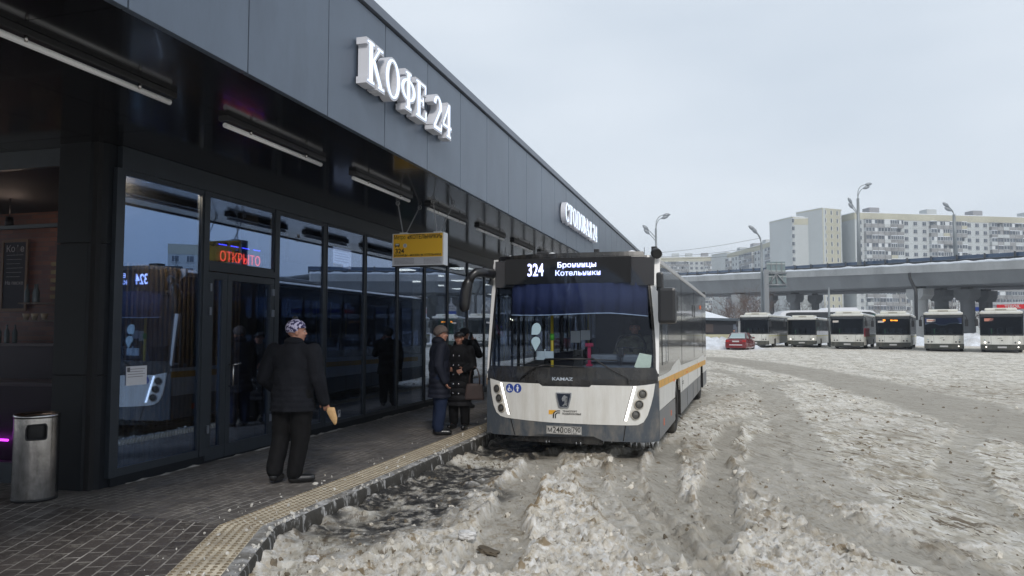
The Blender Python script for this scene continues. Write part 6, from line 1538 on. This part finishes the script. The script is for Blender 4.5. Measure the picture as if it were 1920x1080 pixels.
# rear barrier, seen only as a dark line
ribbon('barrier_panels', [p+Vector((0, 0, .3)) for p in Lp], Lt, M_barr, 24, 24, .05)
def deckz(px):
    return at(px, yline(px, 552, 528.5), opd(px)).z
def pier(px, d, dark, w, cap_w, label):
    z1 = deckz(px)+.05; p = atz(px, d, 0); m = M_conc if not dark else mat('concrete_shaded', (.14, .145, .15), .85, var=.15, vscale=.5)  # rear piers: same concrete, with the deck's shade put into the colour
    o = empty('bridge_pier', (p.x, p.y, .2), math.atan2(dirv.y, dirv.x), label, 'bridge pier', 'piers under the overpass')
    r = w/2; hz = z1-.2
    MB().lathe([(r, -.5), (r, hz-1.6)], 28).build('shaft', m, o)
    c = cap_w/2
    MB().poly([(-c, 0, hz-1.7), (-c+.5, 0, hz-2.4), (c-.5, 0, hz-2.4), (c, 0, hz-1.7), (c, 0, hz-.35), (-c, 0, hz-.35)], depth=(0, .01, 0)).build('capital', m, o) if False else MB().poly([(-c, -r, hz-1.15), (-r, -r, hz-1.75), (r, -r, hz-1.75), (c, -r, hz-1.15), (c, -r, hz-.3), (-c, -r, hz-.3)], depth=(0, 2*r, 0)).build('capital', m, o)
    MB().box(-r*.6, r*.6, -r*.6, r*.6, hz-.3, hz, .02).build('bearing', M_pb_b, o)
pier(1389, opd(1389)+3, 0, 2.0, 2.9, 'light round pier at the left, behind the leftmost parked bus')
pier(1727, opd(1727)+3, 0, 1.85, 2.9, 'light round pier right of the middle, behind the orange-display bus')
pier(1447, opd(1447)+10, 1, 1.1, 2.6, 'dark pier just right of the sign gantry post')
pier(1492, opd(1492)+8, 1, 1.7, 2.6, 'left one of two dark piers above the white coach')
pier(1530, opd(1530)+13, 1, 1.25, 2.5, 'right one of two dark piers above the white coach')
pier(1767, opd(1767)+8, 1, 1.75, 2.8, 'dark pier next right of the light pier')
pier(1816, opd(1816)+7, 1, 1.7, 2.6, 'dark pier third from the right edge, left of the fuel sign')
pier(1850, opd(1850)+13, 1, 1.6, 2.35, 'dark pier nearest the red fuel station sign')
# drain pipe on the girder beside the light pier
q = atz(1707, opd(1707)-1.2, .3)
dpn = [at(1705, 512, opd(1705)-.6), at(1706, 522, opd(1705)-.7), at(1712, 535, opd(1712)-.9), at(1717, 545, opd(1717)-1.1), at(1718, 600, opd(1717)-1.1)]
o = MB().tube(dpn, [.18, .2, .22, .22, .2], 8).build('drain_pipe', M_black); tag(o, 'black crooked drain pipe running down before the light pier', 'drain pipe')

# ------------------------------------------------------------------ street lamps, posts, gantry
M_pole = mat('lamp_pole', (.22, .24, .25), .5, .4, var=.1, vscale=.5); M_lhead = mat('lamp_head', (.24, .26, .28), .4, .2)
def pxpt(px, py, d): return at(px, py, d)
def lamp(base, top, heads, d, label, r=.13, d_arm=None, M_p=None):
    b = pxpt(*base, d) if len(base) == 2 else Vector(base); t = pxpt(*top, d)
    o = empty('street_lamp', b, 0, label, 'street lamp', 'tall street lamps'); m = M_p or M_pole
    MB().tube([(0, 0, 0), t-b], [r, r*.62], 10).build('pole', m, o)
    for pts in heads:
        P = [pxpt(x, y, d)-b for x, y in pts]
        # smooth the arm
        for _ in range(2):
            q = [P[0]]
            for a, c in zip(P, P[1:]): q += [a*.75+c*.25, a*.25+c*.75]
            P = q+[P[-1]]
        MB().tube(P, .05, 6).build('arm', m, o)
        dv = (P[-1]-P[-2]).normalized(); e = P[-1]
        MB().tube([e-dv*.2, e+dv*.0, e+dv*.25, e+dv*.6, e+dv*.85], [.05, .15, .24, .20, .05], 10).build('lamp_head', M_lhead, o)
lamp((1611, 497), (1608.5, 372), [[(1608.5, 374), (1608, 360), (1612, 350), (1620, 346.5), (1624, 346)], [(1608.5, 376), (1609, 366), (1613, 357), (1617, 354), (1620, 353)], [(1610, 404), (1603, 391), (1596, 380)], [(1610, 406), (1604, 397), (1598, 389.5)]], 107, 'tall four-headed street lamp standing on the overpass', r=.30)
lamp((1792, 480), (1788.5, 402), [[(1788.5, 404), (1787, 396), (1781, 389.5), (1777.5, 387)], [(1789, 405), (1788, 400), (1785, 396), (1782, 394.5)]], 97, 'two-headed street lamp on the overpass before the long apartment block', r=.28)
lamp((1430, 597), (1427.5, 455), [[(1427.5, 457), (1426, 446), (1421, 438), (1416, 432.5), (1414, 431)], [(1427.5, 460), (1426, 450), (1421, 440), (1418, 436.5)]], 90, 'two-headed street lamp in the middle distance left of the sign gantry', r=.2)
lamp((1231, 560), (1229.7, 428), [[(1229.7, 430), (1230, 415), (1235, 407), (1240, 404), (1245, 403.5)], [(1230, 430), (1231, 420), (1235, 412), (1239, 410), (1242, 409)], [(1229.6, 446), (1221, 436), (1214, 430)], [(1229.6, 452), (1222, 443), (1216, 437.5)]], 100, 'four-headed street lamp rising behind the roof of the city bus', r=.2)
g_ = pxpt(1555, 625, 70)
o = empty('post', (g_.x, g_.y, .2), 0, 'plain thin grey post before the white coach', 'post'); tp_ = pxpt(1554, 540, 70)
MB().tube([(0, 0, 0), (tp_.x-g_.x, tp_.y-g_.y, tp_.z-.2)], [.11, .09], 10).build('shaft', M_pole, o); MB().lathe([(0, .04), (.1, .03), (.11, 0)], 10, (tp_.x-g_.x, tp_.y-g_.y, tp_.z-.2)).build('cap', M_pole, o)
# gantry with the backs of two road signs
dG = 88; gb = atz(1438.5, dG, .2); GN = empty('sign_gantry', gb, YAW-rad(4), 'grey gantry post carrying the green-grey backs of two road sign boards', 'road sign')
pxm = dG/FPX
def gp(px, py): v = at(px, py, dG)-gb; return (px-1438.5)*pxm, v.z
_, zt = gp(1438, 505); M_gr = mat('sign_back', (.16, .21, .22), .6, var=.15, vscale=.8); M_gm = mat('gantry_steel', (.20, .21, .22), .5, .3)
MB().box(-.26, .26, -.2, .2, 0, zt, .02).build('post', M_gm, GN)
for (x0, y0, x1, y1, nm) in ((1440, 490, 1474.5, 513, 'sign_board'), (1441, 513.5, 1476, 539, 'sign_board')):
    a, za = gp(x0, y0); b, zb_ = gp(x1, y1)
    bd = MB().box(a, b, .1, .16, zb_, za).build(nm, M_gr, GN)
    for f_ in (.18, .78): MB().box(a, b, .02, .09, zb_+(za-zb_)*f_, zb_+(za-zb_)*f_+.12).build('rail', mat('rail_light', (.35, .38, .38), .5), bd)
    for f_ in (.22, .5, .78): MB().box(a+(b-a)*f_, a+(b-a)*f_+.08, -.02, .02, zb_, za).build('batten', M_gm, bd)
a, za = gp(1441, 512); b, zb_ = gp(1476, 534)
tr = MB().tube([(0, -.1, za), (b, -.1, za)], .12, 6).tube([(0, -.1, zb_), (b, -.1, zb_)], .12, 6).tube([(.3, -.1, zb_), (b*.5, -.1, za)], .09, 6).tube([(b*.5, -.1, za), (b*.95, -.1, zb_)], .09, 6).tube([(b*.5, -.1, za), (b*.5, -.1, zb_)], .05, 6)
tr.build('truss', M_gm, GN)
# overhead wires
for i, (x0, y0, x1, y1, d) in enumerate(((1235, 474, 1427.8, 446, 90), (1235, 482, 1427.8, 462, 90), (1240, 486, 1428, 474, 90))):
    P = [at(x0+(x1-x0)*t_/12, y0+(y1-y0)*t_/12+3*math.sin(math.pi*t_/12), d) for t_ in range(13)]
    o = MB().tube(P, .022, 4).build('overhead_wire', M_black); tag(o, ['uppermost thin wire across the sky left of the apartment blocks', 'middle thin wire across the sky above the distant block', 'lowest thin wire just above the distant roofline'][i], 'wire', 'overhead wires')

# ------------------------------------------------------------------ fuel station sign
dF = 118; a = atz(1868, dF, 0); b = atz(1990, dF-6, 0); d = b-a; rz = math.atan2(d.y, d.x)
FS = empty('fuel_station', (a.x, a.y, .2), rz, 'fuel station canopy with snowy roof and a red TEBOIL fascia at the right edge', 'fuel station')
def fz(py): return (620.5-py)*dF/FPX+1.6
M_fr = mat('fuel_red', (.60, .02, .025), .4, emis=(.6, .02, .03), estr=.25); M_fb = mat('fuel_blue', (.02, .07, .42), .4)
MB().box(-4, 14, .1, 9, fz(577)-.5, fz(572)-.0).build('canopy', mat('fuel_white', (.55, .57, .6), .5), FS)
MB().box(-4.2, 14, 0, 9.2, fz(572)+.03, fz(567)).build('roof_snow', M_cap, FS)
rf = MB().box(.2, 4.25, .0, .096, fz(579.5), fz(571)).build('fascia_red', M_fr, FS)
text_on('lettering', 'TEBOIL', .62, facing((2.3, -.02, (fz(579.5)+fz(571))/2)), mat('fuel_letter', (.8, .8, .8), .4), rf, bold=.012, sx=1.05)
MB().box(4.3, 14, .0, .096, fz(579.5), fz(571)).build('fascia_blue', M_fb, FS); MB().box(-4.2, -1.6, .0, .096, fz(582), fz(575)).build('fascia_blue', M_fb, FS); MB().box(-4.2, -1.6, .0, .096, fz(574.5), fz(568)).build('fascia_white', MATS['fuel_white'], FS)
for x in (-2.5, 3, 8): MB().box(x, x+.4, 3, 3.4, 0, fz(577)-.5).build('column', MATS['fuel_white'], FS)

# ------------------------------------------------------------------ apartment blocks
M_aw = mat('panel_white', (.44, .465, .465), .8, var=.06, vscale=.12, dirt=(.37, .375, .37), dscale=.12, damt=.5)
M_ag = mat('panel_grey', (.27, .27, .27), .8, var=.12, vscale=.2); M_ay = mat('panel_yellow', (.41, .395, .31), .8, var=.1, vscale=.2)
M_ab = mat('balcony_grey', (.24, .24, .24), .8, var=.3, vscale=.35); M_awin = mat('flat_window', (.085, .10, .12), .2, var=.5, vscale=.4); M_afr = mat('flat_window_frame', (.55, .57, .58), .6)
M_jt = mat('panel_joint', (.26, .27, .265), .8); M_aroof = mat('roof_dark', (.27, .27, .28), .8)
_win = {}
def win_mesh(w, hh, kind):
    key = (round(w, 2), round(hh, 2), kind)
    if key in _win: return _win[key]
    mb = MB()
    if kind == 'w':
        mb.box(-w/2, w/2, -.06, 0, 0, hh, m=M_afr); mb.box(-w/2+.1, -.06+w*.12, -.08, -.06, .1, hh-.1, m=M_awin); mb.box(w*.12+.02, w/2-.1, -.08, -.06, .1, hh-.1, m=M_awin); mb.box(-w/2-.1, w/2+.1, -.14, 0, -.12, -.02, m=M_ag)
    elif kind == 'n':
        mb.box(-w/2, w/2, -.06, 0, 0, hh, m=M_afr); mb.box(-w/2+.08, w/2-.3, -.08, -.06, .08, hh-.08, m=M_awin)
    me = bpy.data.meshes.new('window'); mats = mb.mats; mb.bm.to_mesh(me); mb.bm.free()
    for q_ in mats: me.materials.append(q_)
    _win[key] = me; return me
def block(name, label, A, B, sections, ztop, fl=2.8, depth=14, zlow=.0, zvis=8., cornice=M_ay, cat='apartment block', corn_h=2.3):
    """facade from ground point A to B (facing the camera side); sections: (fraction0, fraction1, kind, n)"""
    d = B-A; L_ = d.length; rz = math.atan2(d.y, d.x); o = empty(name, (A.x, A.y, zlow), rz, label, cat)
    H_ = ztop-zlow; rg = random.Random(int(A.x*7+A.y)); nfl = int((H_-corn_h)/fl)
    wins = []; bal = []
    MB().box(0, L_, .0, depth, 0, H_-corn_h-.01).build('wall', M_aw, o)
    if corn_h > 0: MB().box(-.05, L_+.05, -.08, depth, H_-corn_h, H_).build('cornice', cornice, o)
    MB().box(-.1, L_+.1, -.12, depth, H_+.01, H_+.25).build('roof', M_cap, o)
    jm = MB()
    for f in range(nfl+1): jm.box(0, L_, -.02, -.0, H_-corn_h-f*fl-.06, H_-corn_h-f*fl)
    jm.build('panel_joints', M_jt, o)
    for x in [L_*f for f in (.12, .4, .63, .9)]:
        if L_ > 30: MB().box(x-2, x+2, 3, 7, H_+.26, H_+2.6).build('lift_housing', M_aroof if rg.random() < .5 else M_aw, o)
    for f0, f1, kind, n in sections:
        x0, x1 = L_*f0, L_*f1; w = (x1-x0)/n
        if kind == 'yellow': MB().box(x0, x1, -.05, -.021, 0, H_-.4).build('wall', M_ay, o); kk = 'n'
        for f in range(nfl):
            z = H_-corn_h-(f+1)*fl
            if z+zlow < -1: continue
            for k in range(n):
                xc = x0+w*(k+.5)
                if kind in ('w', 'yellow'): wins.append((xc, z+.95, 'w' if kind == 'w' else 'n', -.0 if kind == 'w' else -.05))
                elif kind == 'b': bal.append((x0+w*k, x0+w*(k+1), z))
    # balconies: parapet slab plus glazing, varied flat by flat
    def balm(x0, x1, z):
        mb = MB(); t_ = rg.random(); dp = 1.2
        par_m = M_ab if rg.random() < .8 else (M_aw if rg.random() < .9 else M_ay)
        mb.box(x0+.05, x1-.05, -dp, 0, 0, 1.15, m=par_m)
        if t_ < .9:
            mb.box(x0+.1, x1-.1, -dp+.12, 0, 1.15, 2.62, m=M_afr if rg.random() < .75 else M_ag)
            nn_ = max(2, int((x1-x0)/.85)); ww = (x1-x0-.2)/nn_
            for q_ in range(nn_):
                if rg.random() < .9: mb.box(x0+.1+ww*q_+.11, x0+.1+ww*(q_+1)-.10, -dp+.07, -dp+.119, 1.28, 2.5, m=M_awin)
        else: mb.box(x0+.4, x1-.5, -.05, -.022, 1.15, 2.4, m=M_awin)
        mb.box(x0, x1, -dp-.05, 0, 2.63, 2.78, m=M_cap if rg.random() < .3 else M_ag)
        return mb
    order = sorted(bal, key=lambda t: -t[2])
    rest = MB(); 
    for i, (a, b_, z) in enumerate(order):
        mb = balm(a, b_, z)
        if i < 95:
            q_ = mb.build('balcony', None, o); q_.location = (0, 0, z)
        else:
            me = bpy.data.meshes.new('t'); mb.bm.to_mesh(me); n0 = len(rest.bm.faces)
            for mm in mb.mats: rest.mi(mm)
            v0 = len(rest.bm.verts); rest.bm.from_mesh(me); rest.bm.verts.ensure_lookup_table(); rest.bm.faces.ensure_lookup_table()
            for v in rest.bm.verts[v0:]: v.co.z += z
            for f in rest.bm.faces[n0:]: f.material_index = rest.mats.index(mb.mats[f.material_index])
            mb.bm.free(); bpy.data.meshes.remove(me)
    if len(order) > 95: rest.build('balcony', None, o)['kind'] = 'stuff'
    else: rest.bm.free()
    wins.sort(key=lambda t: -t[1]); rest = MB()
    for i, (x, z, k_, y) in enumerate(wins):
        me = win_mesh(1.7 if k_ == 'w' else 1.0, 1.55 if k_ == 'w' else 1.6, k_)
        if i < 95:
            c = bpy.data.objects.new('window', me); COL.objects.link(c); c.parent = o; c.location = (x, y, z)
        else:
            for mm in me.materials: rest.mi(mm)
            v0 = len(rest.bm.verts); f0 = len(rest.bm.faces); rest.bm.from_mesh(me); rest.bm.verts.ensure_lookup_table(); rest.bm.faces.ensure_lookup_table()
            for v in rest.bm.verts[v0:]: v.co += Vector((x, y, z))
            for f in rest.bm.faces[f0:]: f.material_index = rest.mats.index(me.materials[f.material_index])
    if len(wins) > 95: rest.build('window', None, o)['kind'] = 'stuff'
    else: rest.bm.free()
    return o
def zt_at(py, d): return (620.5-py)*d/FPX*1.0+HC
# long block at the right
A = atz(1608, 264, 0); B = atz(1990, 278, 0)
LX = lambda px: (px-1608)/(1990-1608.)
block('apartment_block', 'long pale panel apartment block with yellow cornice and grey glazed balconies at the right', A, B,
      [(LX(1609), LX(1624), 'w', 1), (LX(1624), LX(1646), 'b', 2), (LX(1646), LX(1669), 'b', 2), (LX(1669), LX(1693), 'b', 2), (LX(1693), LX(1743), 'w', 3), (LX(1743), LX(1766), 'b', 2), (LX(1766), LX(1790), 'b', 2), (LX(1790), LX(1811), 'b', 2),
       (LX(1811), LX(1857), 'w', 3), (LX(1857), LX(1880), 'b', 2), (LX(1880), LX(1903), 'b', 2), (LX(1903), LX(1930), 'b', 2), (LX(1930), LX(1980), 'w', 3)], zt_at(397, 264), zlow=0)
# its blank end wall turned left, joined by the tower
A2 = atz(1582, 284, 0); B2 = atz(1607.5, 264.3, 0)
block('apartment_block', 'blank white gable block between the yellow tower and the long block', A2, B2, [(0, .1, 'x', 1)], zt_at(397, 264), depth=1.5, corn_h=0.)
A = atz(1547, 262, 0); B = atz(1583, 266, 0)
block('apartment_tower', 'tallest yellow stair tower with narrow windows among the apartment blocks', A, B, [(.0, .93, 'yellow', 3)], zt_at(388, 262), depth=12, corn_h=.4, cat='apartment tower')
A = atz(1525.5, 280, 0); B = atz(1546.8, 262.2, 0)
block('apartment_block', 'blank white wall of the tower, narrow and facing left', A, B, [(0, .1, 'x', 1)], zt_at(388.5, 262), depth=1., corn_h=0.)
A = atz(1490, 268, 0); B = atz(1525, 270, 0)
block('apartment_block', 'plain white block without windows left of the yellow tower', A, B, [(.0, .12, 'w', 1)], zt_at(405, 268), depth=14, corn_h=.3)
A = atz(1465, 284, 0); B = atz(1490, 268.2, 0)
block('apartment_block', 'short wing with stacked grey balconies facing left of the plain white block', A, B, [(.05, .62, 'b', 2), (.64, .98, 'w', 2)], zt_at(408, 268), depth=10)
A = atz(1366, 380, 0); B = atz(1464, 318, 0)
block('apartment_block', 'receding apartment wing with yellow cornice behind the gantry, left of the short wing', A, B, [(0, .1, 'b', 2), (.1, .3, 'w', 3), (.3, .56, 'b', 5), (.56, .80, 'w', 4), (.80, 1., 'b', 4)], zt_at(448, 318), depth=14)
A = atz(1225, 430, 0); B = atz(1336, 425, 0)
block('apartment_block', 'distant low-looking apartment block with pale yellow cornice above the bus roof', A, B, [(0, .12, 'w', 2), (.12, .40, 'b', 6), (.40, .62, 'b', 5), (.62, .88, 'w', 3), (.88, 1, 'b', 2)], zt_at(482, 428), depth=14, corn_h=2.5)
A = atz(1336.5, 424, 0); B = atz(1365, 410, 0)
block('apartment_block', 'distant blank pale gable block left of the receding wing', A, B, [(0, .1, 'x', 1)], zt_at(476, 420), depth=14, corn_h=.3)
# block behind and right of the camera's view, mirrored in the shop glass
rr = ray(385, 480); hv = Vector((-rr.x, rr.y, 0)).normalized(); c = hv*190+Vector((-12.5, 0, 0)); tv_ = Vector((hv.y, -hv.x, 0))
block('apartment_block', 'apartment block beyond the yard seen only as a reflection in the shop glass', c-tv_*8, c+tv_*8, [(0, 1, 'w', 5)], 22, depth=12)

# ------------------------------------------------------------------ bare trees under the overpass
M_bark = mat('bare_twigs', (.13, .085, .065), .85, var=.3, vscale=1); M_bark2 = mat('bare_trunk', (.07, .06, .055), .85)
def bare_tree(px, d, H_, spread, seed, label, n_main=7, snow=False):
    rg = random.Random(seed); p = atz(px, d, .2); T = empty('bare_tree', p, 0, label, 'tree', 'bare trees under the overpass')
    tr_ = MB(); cr_ = MB()
    tr_.tube([(0, 0, 0), (rg.uniform(-.1, .1), 0, H_*.25), (rg.uniform(-.2, .2), rg.uniform(-.2, .2), H_*.5)], [.16, .12, .07], 7)
    def br(p0, d0, L__, r, lev):
        pts = [p0]; q_ = p0.copy(); dd = d0.copy()
        for k in range(4):
            dd = (dd+Vector((rg.gauss(0, .16), rg.gauss(0, .16), rg.gauss(.05, .1)))).normalized(); q_ = q_+dd*L__/4; pts.append(q_.copy())
        cr_.tube(pts, [r*(1-.2*k) for k in range(5)], 3 if lev > 0 else 5, cap=False)
        if lev < 3:
            for k in range(5 if lev < 2 else 4):
                a = pts[1+rg.randrange(4)]; nd = (dd+Vector((rg.gauss(0, .7), rg.gauss(0, .7), rg.gauss(.1, .45)))).normalized(); br(a, nd, L__*rg.uniform(.45, .7), r*.55, lev+1)
    for k in range(n_main):
        a = 2*math.pi*k/n_main+rg.random(); z = H_*rg.uniform(.15, .5); br(Vector((0, 0, z)), Vector((math.cos(a)*spread, math.sin(a)*spread, 1)).normalized(), H_*.5, .05, 0)
    tr_.build('trunk', M_bark2, T); cr_.build('crown', M_bark, T)
bare_tree(1352, 96, 5.0, 1.1, 1, 'low bare reddish shrub tree left of the light pier')
bare_tree(1372, 100, 6.0, .9, 2, 'bare brown tree right against the left side of the light pier')
bare_tree(1408, 108, 7.0, .8, 3, 'bare reddish tree between the light pier and the lamp post')
bare_tree(1423, 104, 6.3, .9, 4, 'bare reddish tree behind the lamp post by the gantry')
bare_tree(1470, 150, 8, .9, 5, 'bare tree seen between the gantry and the two dark piers')
bare_tree(1512, 150, 8, .9, 6, 'bare tree in the gap between the two dark piers')
bare_tree(1560, 165, 7, .9, 7, 'bare tree in front of the yellow tower under the overpass')
bare_tree(1745, 135, 8, .9, 8, 'bare tree between the light pier and the dark pier beside it')
bare_tree(1792, 135, 8.5, .9, 9, 'bare tree between the two middle dark piers')
bare_tree(1840, 150, 8, .9, 10, 'bare tree just left of the fuel station sign')
bare_tree(1885, 170, 9, .9, 11, 'bare tree rising behind the fuel station roof')
bare_tree(1690, 170, 7, .9, 12, 'bare tree before the long block left of the drain pipe')
bare_tree(1655, 175, 7, .9, 13, 'bare tree before the long block above the orange-display bus')
# ------------------------------------------------------------------ thin winter air
M_hz = bpy.data.materials.new('winter_air'); M_hz.use_nodes = True; t = M_hz.node_tree; t.nodes.remove(t.nodes['Principled BSDF'])
pv = t.nodes.new('ShaderNodeVolumePrincipled'); pv.inputs['Color'].default_value = (.86, .92, 1, 1); pv.inputs['Density'].default_value = .0007; pv.inputs['Anisotropy'].default_value = .2
t.links.new(pv.outputs[0], t.nodes['Material Output'].inputs['Volume'])
o = MB().box(-260, 420, -60, 520, -2.5, 52).build('haze', M_hz); tag(o, 'thin grey winter haze over the yard and the far apartment blocks', None, kind='stuff')
